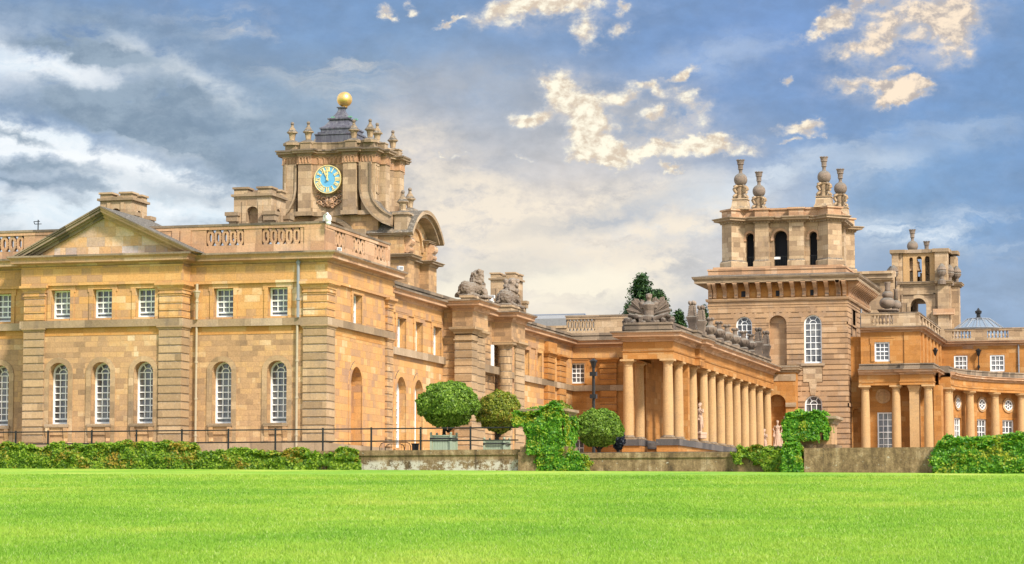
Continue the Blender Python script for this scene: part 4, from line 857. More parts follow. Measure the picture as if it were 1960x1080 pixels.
for i, e in enumerate(els + [rectpath(cL, cR, yb0, yb1)]):
    dz = i * .003; cor.sweep(e, [(0, zB1 + dz), (.1, zB1 + dz), (.12, zB1 + .12), (.2, zB1 + .16), (.5, zB1 + .24), (.5, zB1 + .34), (.62, zB1 + .44), (.62, zB1 + .5 + dz), (0, zB1 + .56 + dz)], True)
    cor.poly([(x, y, zB1 + .55 + dz) for x, y in e])
    att.sweep(e, [(0, zB1 + .5), (0, zB1 + 1.08 + dz), (.13, zB1 + 1.14 + dz), (.13, zB1 + 1.26 + dz), (0, zB1 + 1.3 + dz)], True); att.poly([(x, y, zB1 + 1.29 + dz) for x, y in e])
    for a_, b_ in zip(e, e[1:] + e[:1]):                          # dentils
        L = math.dist(a_, b_); n_ = int(L / .24)
        if (a_[1] + b_[1]) / 2 > yb0 + 5 and (a_[0] + b_[0]) / 2 < cR: continue
        for j in range(n_):
            t_ = (j + .5) / n_; nx, ny = (b_[1] - a_[1]) / L, -(b_[0] - a_[0]) / L; px0, py0 = a_[0] + (b_[0] - a_[0]) * t_ + nx * .16, a_[1] + (b_[1] - a_[1]) * t_ + ny * .16; cor.box(px0 - .055, px0 + .055, py0 - .055, py0 + .055, zB1 + .04, zB1 + .16)
obj('belfry_cornice', cor, LEDGE, V_); obj('attic', att, TRIM, V_)
for o in arch:
    t = MB(); t.bar(MBf, o['c'] - o['w'] / 2, o['c'] + o['w'] / 2, zB0 + 1.0, zB0 + 1.06, .2, .26)
    n_ = int(o['w'] / .13)
    for j in range(n_): x = o['c'] - o['w'] / 2 + o['w'] * (j + .5) / n_; t.bar(MBf, x - .015, x + .015, zB0, zB0 + 1.0, .215, .245)
    obj('belfry_railing', t, BLACK, V_)
t = MB(); t.bar(MBf, bx(1481), bx(1493), zB0 + .78, zB0 + .98, .15, .18); obj('notice_board', t, PLAST, V_)
# tall finials: stepped base, four scrolls, ball, crown
def big_finial(parent, x, y, zb_, k=1.0, scr=True):
    q_ = MB(); P = lambda r, z: (r * k, zb_ + z * k)
    q_.lathe(x, y, [P(1.12, 0), P(1.12, .12), P(.98, .3), P(.9, .78), P(.8, .84), P(.95, .86), P(.95, .96), P(.3, .98)], 4, PI / 4); q_.lathe(x, y, [P(.36, .9), P(.3, 1.3), P(.34, 2.0), P(.42, 2.05), P(.42, 2.12), P(.2, 2.14)], 12)
    f = obj('finial', q_, WEATH, parent)
    if scr:
        q_ = MB()
        for j in range(4):
            a = PI / 4 + j * PI / 2; ca, sa = math.cos(a), math.sin(a)
            pp = [(.68, .98), (.74, 1.12), (.62, 1.24), (.46, 1.35), (.48, 1.5), (.62, 1.64), (.72, 1.8), (.66, 1.98), (.46, 2.06), (.3, 2.06)]
            q_.tube([(x + ca * r * k, y + sa * r * k, zb_ + z * k) for r, z in pp], [.13 * k] * 10, 8)
        obj('finial_scroll', q_, WEATH, f, True)
    q_ = MB(); q_.ball((x, y, zb_ + 2.62 * k), .575 * k, 20, 14); obj('finial_ball', q_, GREYST, f, True)
    q_ = MB(); q_.lathe(x, y, [P(.2, 3.1), P(.14, 3.3), P(.17, 3.5), P(.24, 3.52), P(.21, 3.6), P(.23, 3.92), P(.30, 3.96), P(.28, 4.02), P(.30, 4.2), P(.36, 4.3), P(.31, 4.32), P(.31, 4.16), P(.05, 4.1)], 14)
    for j in range(9): a = 2 * PI * j / 9; q_.box(x + .31 * k * math.cos(a) - .05, x + .31 * k * math.cos(a) + .05, y + .31 * k * math.sin(a) - .05, y + .31 * k * math.sin(a) + .05, zb_ + 4.28 * k, zb_ + 4.36 * k)
    obj('finial_crown', q_, GREYST, f)
zfb = zB1 + 1.25
for u, y in ((1418, 218.6), (1578, 218.6)): big_finial(V_, X(u, y, 390), y, zfb)
for u, y in ((1453, 226.6), (1609, 226.6)): big_finial(V_, X(u, y, 390), y, zfb)
xpt = X(1641, yG + 2.6, 700); pipe(V_, xpt, Y(1641, xGr + .12), 0, 14.6, GREYP, r=.09)
yq = yG + 1.9; xq0, xq1 = xGr - .3, X(1647, yq, 700); w = MB(); facade(w, MX(yq), xq0, xq1, -.3, 12.0, [op((xGr + xq1) / 2 + .05, .62, 1.5, 6.0, True, True, .3)]); w.bar(MX(yq), xq0, xq1, 6.1, 6.4, -.1, .05); w.box(xq0, xq1, yq + .4, yq + 2, -.3, 12.0); obj('recess_wall', w, ORANGE, V_)
# end wall of the colonnade with its niche
yN = 214.6; nx = lambda u: X(u, yN, 780); w = MB(); no = op((nx(1470) + nx(1504)) / 2, nx(1504) - nx(1470), 2.0, Z(755, yN, 1488), True, True, .9)
facade(w, MX(yN), nx(1440), nx(1523), -.3, 9.0, [no]); w.poly([(nx(1523), yN, -.3), (nx(1523), yG, -.3), (nx(1523), yG, 9.0), (nx(1523), yN, 9.0)]); obj('niche_wall', w, ORANGE, V_)
t = MB(); t.bar(MX(yN), nx(1504), nx(1524), 6.05, 6.4, -.12, .02); t.bar(MX(yN), nx(1440), nx(1524), 8.2, 8.75, -.06, .02); t.sweep([(nx(1440), yN), (nx(1524), yN), (nx(1524), yG)], cornice(8.9, 9.35, .35)); t.box(nx(1440), nx(1524), yN, yG, 9.3, 9.5); obj('cornice', t, LEDGE, V_)
t = MB(); t.box(nx(1477), nx(1503), yN - .9, yN + .6, -.3, Z(855, yN, 1488)); obj('statue_plinth', t, DARKST, V_)

def proj(x, y, z):
    D = -x * _s + y * _c; R = x * _c + y * _s; h = z - ZE; zc = D * _cp + h * _sp
    return 980 + FPX * R / zc, 540 - FPX * (h * _cp - D * _sp) / zc
# ================================================================== right wing with its curved arcade
yH = 217.4; yHc = 216.2
hx = lambda u, v=760: X(u, yHc, v); hz_ = lambda v: Z(v, yHc, 1700)
W_ = thing('right_wing', 'orange stone wing with round columns below a balustraded upper floor, beside the banded tower', 'building', (hx(1715), yH + 4, 0))
hl, hr_, hu = hx(1645), hx(1788), X(1761, yH, 660)
w = MB(); door = op(hx(1673) / 2 + hx(1704) / 2 + .1, hx(1704) - hx(1673), 2.3, hz_(788), depth=.25)
facade(w, MX(yH), hl, hr_, -.3, 9.3, [door]); up = op((X(1674, yH, 670) + X(1703, yH, 670)) / 2, X(1703, yH, 670) - X(1674, yH, 670), Z(692, yH, 1688), Z(655, yH, 1688), depth=.2)
facade(w, MX(yH), hl, hu, 9.3, 12.5, [up]); w.poly([(hu, yH, 9), (hu, 236, 9), (hu, 236, 12.5), (hu, yH, 12.5)]); w.poly([(hr_, yH, -.3), (hr_, 224, -.3), (hr_, 224, 9.3), (hr_, yH, 9.3)]); w.box(hl, hu - .6, yH + .6, 236, 0, 12.4); obj('wall', w, ORANGE, W_)
sash(W_, MX(yH), door['c'], door['w'], door['z0'], door['z1'], False, 3, 6, .15, fr=.12, mu=.055); sash(W_, MX(yH), up['c'], up['w'], up['z0'], up['z1'], False, 3, 4, .1, fr=.12, mu=.055)
t = MB(); surround_rect(t, MX(yH), up['c'], up['w'], up['z0'], up['z1'], .3, .07); obj('window_surround', t, ORANGE, W_)
t = MB(); t.bar(MX(yH), hu - 1.3, hu, 9.3, 12.3, -.1, .05); obj('pilaster_strip', t, ORANGE, W_); t = MB(); t.bar(MX(yH), hu - 2.4, hu - 1.5, 9.3, 12.3, -.06, .05); obj('pilaster_strip', t, ORANGE, W_)
for k in range(6): t = MB(); t.bar(MY(hu), yH + 1 + k * 3, yH + 2.2 + k * 3, 9.3, 12.3, -.12, .05); obj('pilaster_strip', t, ORANGE, W_)
t = MB(); rc = (hx(1687), hz_(757)); t.band(MX(yH), rc[0], rc[1], .42, .62, -.08, .02, 0, 2 * PI, 24); t.band(MX(yH), rc[0], rc[1], .02, .4, -.03, .02, 0, 2 * PI, 20); obj('roundel', t, TAN, W_)
place_columns(W_, [(hx(1656), yHc + .1), (hx(1715), yHc + .1), (hx(1777), yHc - .1)], 2.3, 7.8, .38)
t = MB(); t.box(hx(1741), hx(1759), yHc - .15, yH, 2.3, 7.3); capbox(t, hx(1741), hx(1759), yHc - .15, yH, capm(7.3, 7.8, .15)); obj('pilaster', t, COLST, W_)
pH = [(hl, yHc - .3), (hx(1724), yHc - .3), (hx(1724), yHc - .55), (hr_, yHc - .55), (hr_, 223)]
t = MB(); t.sweep(pH, [(-1.3, 7.8), (0, 7.8), (0, 8.0), (.05, 8.03), (.06, 8.12), (-.02, 8.12), (-.02, 8.7), (-1.3, 8.7)]); obj('entablature', t, ORANGE, W_)
t = MB(); t.sweep(pH, cornice(8.66, 9.1, .5)); obj('cornice', t, TRIM, W_); weather_top(W_, pH, 9.1, .5)
t = MB(); t.sweep([(a, b + .25) for a, b in pH], [(-1.2, 9.05), (0, 9.05), (0, 9.45), (.06, 9.5), (.06, 9.6), (-1.2, 9.62)]); obj('blocking_course', t, STAINED, W_)
pH2 = [(hl, yH), (hu, yH), (hu, 236.2)]
t = MB(); t.sweep(pH2, cornice(12.3, 12.7, .55)); obj('cornice', t, TRIM, W_); weather_top(W_, pH2, 12.7, .55)
MH = MX(yH + .1); hxx = lambda u: X(u, yH, 610)
zpt_ = Z(598, yH, 1700)
parapet(W_, MH, hl + .05, hu - .1, 12.72, 12.95, zpt_ - .22, zpt_, [(hxx(1667), hxx(1709), 6)], th=.35, kind='baluster', mat=WEATH, pmat=WEATH)
parapet(W_, MY(hu - .1), yH + .5, 236, 12.72, 12.95, zpt_ - .22, zpt_, [(yH + 1.6 + 2.6 * k, yH + 3.3 + 2.6 * k, 5) for k in range(7)], th=.35, kind='baluster', mat=WEATH, pmat=WEATH)
# curved arcade
K_ = thing('curved_arcade', 'concave curved stone arcade with round columns, round windows and white sashes at the far right', 'building', (hr_ + 3, 230, 0))
RK, xs_, ysK = 17.0, hr_ - .15, 221.0; cxK, cyK = xs_ + RK, ysK; MK = MARC(cxK, cyK, RK)
def solve(u, R, z=5.0):
    lo, hi = 0.0, RK * PI * .52
    for _ in range(40):
        m = (lo + hi) / 2; a = PI - m / RK; x, y = cxK + R * math.cos(a), cyK + R * math.sin(a)
        if proj(x, y, z)[0] < u: lo = m
        else: hi = m
    return lo
arcp = lambda R, a0=0.0, a1=PI * .55, n=30: [(cxK + R * math.cos(PI - (a0 + (a1 - a0) * i / n)), cyK + R * math.sin(PI - (a0 + (a1 - a0) * i / n))) for i in range(n + 1)]
cols = [solve(u, RK - .75) for u in (1794, 1817, 1857, 1905, 1956, 2010)]
wnd = [op(solve(u, RK + .2), 1.35, 2.2, 5.5, depth=.3) for u in (1829, 1876, 1927, 1982)]
w = MB(); facade(w, MK, -4, RK * PI * .55, -.3, 9.2, wnd, du=1.0); obj('wall', w, ORANGE, K_)
for o in wnd: sash(K_, MK, o['c'], o['w'] - .02, o['z0'], o['z1'], False, 3, 6, .2, fr=.13, mu=.06)
for i, o in enumerate([dict(c=solve(1797, RK))] + wnd):
    t = MB(); zc_ = 6.78; t.band(MK, o['c'], zc_, .46, .66, -.1, .02, 0, 2 * PI, 24)
    if i == 0: t.band(MK, o['c'], zc_, .02, .45, -.02, .02, 0, 2 * PI, 20)
    r_ = obj('roundel', t, TAN, K_)
    if i:
        t = MB(); t.band(MK, o['c'], zc_, .38, .47, -.07, .02, 0, 2 * PI, 20); t.band(MK, o['c'], zc_, .1, .16, -.055, .0, 0, 2 * PI, 12)
        for k in range(6):
            a = PI * k / 3; t.prism(MK, [(o['c'] + r * math.cos(a + s_ * .03 / r), zc_ + r * math.sin(a + s_ * .03 / r)) for r, s_ in ((.13, -1), (.4, -1), (.4, 1), (.13, 1))], -.05, 0)
        f = obj('round_window', t, WHITE, r_); t = MB(); t.band(MK, o['c'], zc_, .01, .4, -.02, .01, 0, 2 * PI, 20); obj('round_pane', t, GLASS, r_)
t = MB(); t.box(hr_ - .12, hr_ + .5, yHc + .75, yHc + 2.6, -.3, 7.82); obj('end_pilaster', t, ORANGE, K_)
pc = []
for c_ in cols: a = PI - c_ / RK; pc.append((cxK + (RK - .75) * math.cos(a), cyK + (RK - .75) * math.sin(a)))
place_columns(K_, pc, 2.3, 7.8, .38)
ap = arcp(RK)
t = MB(); t.sweep(arcp(RK - .3), [(-.9, 7.8), (.78, 7.8), (.78, 8.0), (.83, 8.03), (.84, 8.12), (.76, 8.12), (.76, 8.7), (-.9, 8.7)]); obj('entablature', t, ORANGE, K_)
t = MB(); t.sweep(arcp(RK - 1.06), cornice(8.66, 9.1, .45)); obj('cornice', t, TRIM, K_)
t = MB(); t.sweep(arcp(RK - .9), [(-1.2, 9.05), (0, 9.05), (0, 9.45), (.06, 9.5), (.06, 9.62), (-1.2, 9.64)]); obj('blocking_course', t, STAINED, K_)
t = MB(); ar_ = arcp(RK + .3, 0, PI * .5); t.prism(lambda u, z, d: (u, z, d), ar_ + [(cxK, 239.2), (hr_ - 3, 239.2), (hr_ - 3, 221)], 8.85, 9.0); obj('roof', t, LEAD, K_)
# upper storey behind the arcade
yJ = 236.0; jx = lambda u, v=690: X(u, yJ, v); jz = lambda v: Z(v, yJ, 1880)
J_ = thing('rear_range', 'balustraded upper storey with two small white windows above the curved arcade', 'building', (jx(1880), yJ + 3, 9))
jo = [op((jx(a) + jx(b)) / 2, jx(b) - jx(a), 9.95, jz(680), depth=.2) for a, b in ((1826, 1852), (1895, 1923), (1968, 1996))]
w = MB(); facade(w, MX(yJ), hu - .2, jx(2030), 8.9, 12.5, jo); w.box(hu - .2, jx(2030), yJ + .5, yJ + 12, 8.9, 12.6); obj('wall', w, ORANGE, J_)
for o in jo: sash(J_, MX(yJ), o['c'], o['w'], o['z0'], o['z1'], False, 3, 3, .1, fr=.12, mu=.06)
t = MB(); t.bar(MX(yJ), jx(1843), jx(1863), 12.0, 12.3, -.03, .02); t.sweep([(hu - .1, yJ), (jx(2030), yJ)], cornice(12.25, 12.7, .5)); obj('cornice', t, TRIM, J_)
zjt = jz(628); parapet(J_, MX(yJ + .1), hu + .3, jx(2030), 12.68, 12.95, zjt - .24, zjt, [(jx(a, 640), jx(b, 640), n) for a, b, n in ((1820, 1858, 6), (1889, 1930, 6), (1965, 2000, 5))], th=.35, kind='baluster', mat=WEATH, pmat=WEATH)
pipe(J_, jx(1950), yJ - .12, 9.6, 12.3, GREYP, r=.07)
# far tower
yL = 268.0; lx = lambda u, v=520: X(u, yL, v); lz = lambda v: Z(v, yL, 1760)
L_ = thing('far_tower', 'paler stone tower with triple arched top stage and pierced lower arch, beyond the right wing', 'tower', (lx(1768), yL + 4, 12))
l0, l1, l2, l3 = lx(1712), lx(1826), lx(1722), lx(1812); dl = 7.5
w = MB(); bgo = op(lx(1757), lx(1772) - lx(1742), lz(610), lz(571), True, False, 2.0)
facade(w, MX(yL), lx(1700), lx(1818), 12, lz(545), [bgo]); w.poly([(lx(1818), yL, 12), (lx(1818), yL + dl, 12), (lx(1818), yL + dl, lz(545)), (lx(1818), yL, lz(545))]); w.box(lx(1700), bgo['c'] - bgo['w'] / 2, yL + .01, yL + dl, 12, lz(546)); w.box(bgo['c'] + bgo['w'] / 2, lx(1818) - .3, yL + .01, yL + dl, 12, lz(546)); w.box(bgo['c'] - .8, bgo['c'] + .8, yL + .01, yL + dl, bgo['z1'] + .02, lz(546)); obj('lower_stage', w, WEATH, L_)
t = MB(); arch_surround(t, MX(yL), bgo['c'], bgo['w'], bgo['z0'], bgo['z1'], .35, .1); t.bar(MX(yL), lx(1727), lx(1790), lz(564), lz(562), -.12, .02); t.bar(MX(yL), lx(1786), lx(1790), lz(600), lz(562), -.12, .02); t.bar(MX(yL), lx(1725), lx(1728), lz(600), lz(562), -.12, .02); obj('arch_moulding', t, WEATH, L_)
for a, b, c in ((1795, 1816, -.5), (1714, 1722, -.25)): t = MB(); t.bar(MX(yL), lx(a), lx(b), 12, lz(545), c, .1); obj('pier', t, WEATH, L_)
t = MB(); t.box(lx(1818) - .2, lx(1832), yL + 1.6, yL + 3.2, 12, lz(547)); obj('pier', t, WEATH, L_)
t = MB(); t.bar(MX(yL), lx(1786), lx(1826), lz(604), lz(593), -.75, .1); obj('carved_frieze', t, TRIM, L_)
w = MB(); tri = [op(lx(c), lx(b) - lx(a), lz(541), lz(z1), True, False, .6) for a, c, b, z1 in ((1740, 1743.5, 1747, 492), (1754, 1759, 1764, 490), (1770, 1774.5, 1779, 490))]
facade(w, MX(yL + .3), lx(1728), lx(1790), lz(545), lz(484), tri); obj('arcade_wall', w, COLST, L_); w = MB(); w.box(lx(1728), lx(1790), yL + 5.5, yL + 6, lz(545), lz(520)); obj('rear_wall', w, COLST, L_)
for (a, b, ya_, yb_2, zz_) in ((1707, 1720, 0, 1.5, 484), (1716, 1727, .3, 1.8, 484), (1790, 1814, -.3, 1.2, 484), (1815, 1827, 2.5, 4.2, 488), (1728, 1745, 5, 6.4, 486), (1800, 1820, 5, 6.4, 486)): t = MB(); t.box(lx(a), lx(b), yL + ya_, yL + yb_2, lz(545), lz(zz_)); obj('belfry_pier', t, WEATH, L_)
t = MB(); zt_ = lz(484)
for i, r in enumerate((rectpath(lx(1707), lx(1730), yL, yL + 1.6), rectpath(lx(1727), lx(1792), yL + .25, yL + 1), rectpath(lx(1789), lx(1814), yL - .3, yL + 1.6), rectpath(lx(1812), lx(1827), yL + 2.5, yL + 4.2), rectpath(lx(1712), lx(1815), yL + 1.1, yL + 6.5))): t.sweep(r, slab(zt_ + .003 * i, zt_ + .35 + .004 * i, .18), True); t.poly([(x, y, zt_ + .34 + .004 * i) for x, y in r])
for i, r in enumerate((rectpath(lx(1702), lx(1790), yL - .05, yL + dl), rectpath(lx(1795), lx(1818), yL - .5, yL + 2), rectpath(lx(1817), lx(1833), yL + 1.5, yL + 4))): t.sweep(r, cornice(lz(547) + .003 * i, lz(540) + .004 * i, .3), True); t.poly([(x, y, lz(540) + .01 + .004 * i) for x, y in r])
obj('cornice', t, LEDGE, L_)
big_finial(L_, lx(1744, 470), yL + 1.3, lz(437) - 4.32, 1.0, False); big_finial(L_, lx(1763, 460), yL + 5.5, lz(452) - 4.32, 1.0, False)
ur = [(lx(1753, 530) + d, yL + .1, lz(543)) for d in ()] + [(lx(u, 530), yL + yy, lz(541)) for u, yy in ((1703, 1.0), (1711, -.1), (1804, -.7), (1816, 1.0), (1827, 2.4))]
def small_urn(parent, pts, mat=GREYST):
    m = MB(); m.lathe(0, 0, [(.42, -.3), (.42, .1), (.2, .2), (.2, .5), (.4, .75), (.5, 1.0), (.42, 1.1), (.5, 1.2), (.38, 1.5), (.22, 1.7), (.08, 1.85)], 10); me = bpy.data.meshes.new('urn'); me.from_pydata(m.v, [], m.f); me.materials.append(mat)
    for x, y, z in pts: o = link(bpy.data.objects.new('urn', me)); o.parent = parent; o.location = Vector((x, y, z)) - ORG[parent.name]; ORG[o.name] = ORG[parent.name]
small_urn(L_, ur)
t = MB(); t.box(X(1640, 245), X(1715, 245), 245, 246, 9, Z(530, 245, 1680)); t.sweep([(X(1640, 245), 245), (X(1712, 245), 245)], slab(Z(524, 245, 1680), Z(519, 245, 1680), .1)); t.box(X(1640, 245), X(1715, 245), 245.1, 246, 16, Z(519, 245, 1680)); t.sweep([(X(1640, 245), 245), (X(1712, 245), 245)], cornice(Z(541, 245, 1680), Z(533, 245, 1680), .5)); obj('link_parapet', t, WEATH, L_)
# scroll-topped stone group in front of the far tower
sx0 = X(1700, 232, 570); gp = thing('stone_finial_group', 'dark weathered stone finial of stacked balls and block beside the far tower, behind the balustrade', 'finial', (sx0, 232, 12.6))
t = MB(); zz = Z(596, 232, 1700); t.box(sx0 - .75, sx0 + .75, 231.3, 232.7, 12.6, zz); capbox(t, sx0 - .75, sx0 + .75, 231.3, 232.7, slab(zz, zz + .15, .12)); t.ball((sx0 - .1, 232, zz + .75), (.7, .7, .55)); t.ball((sx0 - .05, 232, zz + 1.45), (.5, .5, .4)); t.lathe(sx0 - .05, 232, [(.3, zz + 1.7), (.22, zz + 2.0), (.26, zz + 2.5), (.3, zz + 2.6)], 10); t.ball((sx0 + .6, 232.6, zz + .6), (.5, .5, .45)); t.lathe(sx0 + .6, 232.6, [(.2, zz + 1), (.16, zz + 1.9), (.24, zz + 2)], 10); obj('stone_mass', t, GREYST, gp, True)
# glazed roof lantern and slate roof
yD = 262.0; D_ = thing('glazed_roof_lantern', 'low glazed roof of grey metal bars topped by a black post, behind the balustrade', 'skylight', (X(1873, yD, 615), yD, 14))
t = MB(); xm_, zt1, zt0 = X(1873, yD, 612), Z(611, yD, 1870), Z(630, yD, 1870); 
ring1 = [(xm_ + 1.15 * math.cos(a), yD + 1.15 * math.sin(a), zt1) for a in [2 * PI * k / 16 for k in range(16)]]; ring0 = [(xm_ + 2.5 * math.cos(a), yD + 2.5 * math.sin(a), zt0) for a in [2 * PI * k / 16 for k in range(16)]]
for k in range(16): t.tube([ring0[k], ring1[k]], .045, 4); t.tube([ring1[k], ring1[(k + 1) % 16]], .05, 4); t.tube([ring0[k], ring0[(k + 1) % 16]], .05, 4)
obj('glazing_bars', t, GREYP, D_); t = MB(); t.lathe(xm_, yD, [(2.42, zt0 - 3), (2.42, zt0), (1.1, zt1 - .03), (.05, zt1 - .02)], 16); obj('lantern_glass', t, clear_glass(), D_)
t = MB(); t.lathe(xm_, yD, [(.32, zt1 - .1), (.32, zt1 + .15), (.2, zt1 + .2), (.2, zt1 + .5), (.3, zt1 + .55), (.34, zt1 + .8), (.22, zt1 + .85), (.1, zt1 + 1.0), (.06, zt1 + 1.1)], 10); obj('lantern_post', t, BLACK, D_)
yS = 195.0; t = MB(); z0_, z1_ = Z(610, yS, 1050), Z(598, yS, 1050); xa_, xb_, xc_, xd_ = X(960, yS, 600), X(1122, yS, 605), X(960, yS, 598), X(1097, yS, 598)
t.add([(xa_, yS, z0_), (xb_, yS, z0_), (xd_, yS + 4, z1_ + .1), (xc_, yS + 4, z1_ + .1), (xa_, yS + 8, z0_), (xb_, yS + 8, z0_), (xa_, yS, 9), (xb_, yS, 9), (xb_, yS + 8, 9), (xa_, yS + 8, 9)], [(0, 1, 2, 3), (1, 5, 2), (3, 2, 5, 4), (0, 3, 4), (6, 7, 1, 0), (7, 8, 5, 1), (8, 9, 4, 5), (9, 6, 0, 4)])
t2 = MB(); t2.tube([(xc_, yS + 4, z1_ + .1), (xd_, yS + 4, z1_ + .1), (xb_, yS, z0_ + .03)], .09, 6)
sr = thing('slate_roof', 'low hipped blue slate roof just showing above the court range parapet', 'roof', (xa_, yS, 9)); obj('roof_slope', t, simple('stone_slate', (.24, .24, .24), .8, var=.25), sr); obj('ridge', t2, SLATE, sr)

# ================================================================== sculpture
def lion(name, label, loc, rz, sc):
    b = MB()
    b.ball((-.62, 0, .48), (.48, .40, .46)); b.ball((-.1, 0, .52), (.62, .36, .40)); b.ball((.38, 0, .62), (.42, .40, .5))
    for s_ in (-1, 1):
        b.ball((-.58, s_ * .30, .36), (.38, .19, .40)); b.tube([(-.75, s_ * .36, .12), (-.3, s_ * .4, .09), (-.12, s_ * .4, .08)], [.15, .12, .1]); b.ball((-.08, s_ * .4, .09), (.16, .12, .1))
        b.tube([(.42, s_ * .26, .55), (.66, s_ * .3, .25), (.95, s_ * .26, .14)], [.2, .15, .12]); b.ball((1.0, s_ * .26, .12), (.17, .13, .12))
    b.tube([(.3, 0, .8), (.46, 0, 1.15)], [.4, .36]); b.ball((.48, 0, 1.28), (.38, .37, .42))
    for k in range(26):
        a = random.uniform(0, 2 * PI); h = random.uniform(-.35, .36); b.ball((.40 + .3 * math.cos(a) * (.7), .36 * math.sin(a), 1.2 + h), random.uniform(.1, .17), 7, 5)
    b.ball((.66, 0, 1.32), (.24, .23, .26)); b.ball((.84, 0, 1.24), (.17, .14, .13)); b.tube([(.72, 0, 1.46), (.95, 0, 1.30)], [.09, .06], 6); b.ball((.82, 0, 1.1), (.12, .11, .07))
    for s_ in (-1, 1): b.ball((.74, s_ * .12, 1.42), (.09, .06, .06)); b.ball((.5, s_ * .3, 1.52), (.1, .07, .11))
    b.tube([(-1.0, .1, .3), (-1.12, .25, .16), (-.95, .5, .1), (-.6, .58, .12)], [.07, .06, .06, .09])
    b.ball((.98, 0, .36), (.26, .3, .3)); b.tube([(1.02, 0, .5), (1.16, .05, .78), (1.1, 0, .98)], [.14, .1, .05]); b.ball((1.16, .02, .82), (.08, .06, .14))   # the bird held under its paws
    b.box(-1.1, 1.25, -.5, .5, -.04, .1)
    o = sculpt(name, b, STATUE, None, .03, smooth=1, disp=.13); put(o, loc, rz, sc); return o
l1 = lion('stone_lion', 'weathered stone lion crouching over a bird on the nearer gateway pier, against open sky', ((xp1_ + xR) / 2 - .05, (gA0 + gA1) / 2 - .2, zp1), math.radians(66), .98); tag(l1, None, 'statue', 'stone lions on the gateway piers')
l2 = lion('stone_lion', 'weathered stone lion on the farther gateway pier, in front of a battlemented chimney', ((xp2_ + xR) / 2 - .1, (gB0 + gB1) / 2 - .2, zp2), math.radians(82), 1.08); tag(l2, None, 'statue', 'stone lions on the gateway piers')
l1['label'] = 'weathered stone lion crouching over a bird on the nearer gateway pier, against open sky'; l2['label'] = 'weathered stone lion on the farther gateway pier, in front of a battlemented chimney'
# trophy of arms over the portico
yR = yF + 1.0; rx = lambda u: X(u, yR, 600); rz_ = lambda v: Z(v, yR, 1240); cxr = rx(1243)
tr_ = thing('trophy_sculpture', 'carved stone trophy of armour, fanned banners and cannon above the portico', 'sculpture', (cxr, yR, rz_(628)))
b = MB(); zb_ = rz_(627)
b.box(rx(1192), rx(1291), yR - .3, yR + .5, zb_ - .9, zb_ + .12)
for k in range(70):
    x = random.uniform(rx(1195), rx(1288)); b.ball((x, yR - random.uniform(-.1, .38), zb_ + random.uniform(.1, .75)), (random.uniform(.1, .28), random.uniform(.1, .2), random.uniform(.1, .2)), 8, 6)
for u, v, r in ((1253, 620, .2), (1271, 615, .15), (1262, 624, .1), (1233, 620, .17), (1212, 621, .2), (1225, 624, .14)): b.tube([(rx(u), yR - .55, rz_(v)), (rx(u + 6), yR + .2, rz_(v - 1))], [r, r], 14)
b.tube([(rx(1252), yR - .4, rz_(612)), (rx(1282), yR - .3, rz_(603))], [.2, .14], 12); b.tube([(rx(1232), yR - .3, rz_(610)), (rx(1205), yR - .3, rz_(603))], [.19, .13], 12)
b.tube([(rx(1196), yR - .2, rz_(628)), (rx(1222), yR - .4, rz_(634))], [.2, .24], 10)
b.box(rx(1225), rx(1232), yR - .5, yR, rz_(622), rz_(607)); b.ball((cxr, yR - .2, rz_(611)), (.45, .35, .35))
obj('arms_pile', b, STATUE, tr_); b_o = tr_.children[-1]; m_ = b_o.modifiers.new('remesh', 'REMESH'); m_.mode = 'VOXEL'; m_.voxel_size = .035; m_.use_smooth_shade = True
b = MB()
for s_ in (-1, 1):
    for k, (a, L) in enumerate(((14, 1.3), (24, 1.42), (33, 1.45), (42, 1.46), (51, 1.4), (60, 1.32), (70, 1.25), (78, 1.1))):
        a = math.radians(a + random.uniform(-3, 3)); L *= random.uniform(.82, 1.1); ux, uz = math.cos(a) * s_, math.sin(a); x0, z0 = cxr + s_ * .22, rz_(602); yy = yR - .16 + .13 * (k % 3)
        nx_, nz_ = -uz, ux; wd = .13
        b.prism(MX(yy), [(x0 - nx_ * wd * .3, z0 - nz_ * wd * .3), (x0 + ux * L * .85 - nx_ * wd * 1.6, z0 + uz * L * .85 - nz_ * wd * 1.6), (x0 + ux * L, z0 + uz * L), (x0 + ux * L * .88 + nx_ * wd * 1.3, z0 + uz * L * .88 + nz_ * wd * 1.3), (x0 + nx_ * wd * .3, z0 + nz_ * wd * .3)], 0, .2 + .03 * (k % 2))
        b.tube([(x0 + ux * .3, yy - .03, z0 + uz * .3), (x0 + ux * L * .97, yy - .03, z0 + uz * L * .97)], [.035, .035], 5)
obj('banner_fan', b, GREYST, tr_)
b = MB(); b.tube([(cxr, yR - .1, rz_(607)), (cxr, yR - .1, rz_(590))], [.34, .36], 12); b.tube([(cxr, yR - .12, rz_(594)), (cxr, yR - .12, rz_(584)), (cxr, yR - .12, rz_(578))], [.36, .5, .22], 12)
for s_ in (-1, 1): b.ball((cxr + s_ * .47, yR - .1, rz_(582)), (.2, .2, .2)); b.tube([(cxr + s_ * .5, yR - .1, rz_(583)), (cxr + s_ * .46, yR - .14, rz_(591))], [.15, .12], 8)
b.tube([(cxr, yR - .1, rz_(580)), (cxr, yR - .1, rz_(573))], [.17, .15], 10); b.ball((cxr, yR - .12, rz_(568.5)), (.22, .24, .24)); b.ball((cxr, yR - .1, rz_(565)), (.24, .26, .1)); b.ball((cxr, yR - .36, rz_(569)), (.06, .06, .08), 6, 5)
sculpt('armour', b, GREYST, tr_, .035, smooth=1)
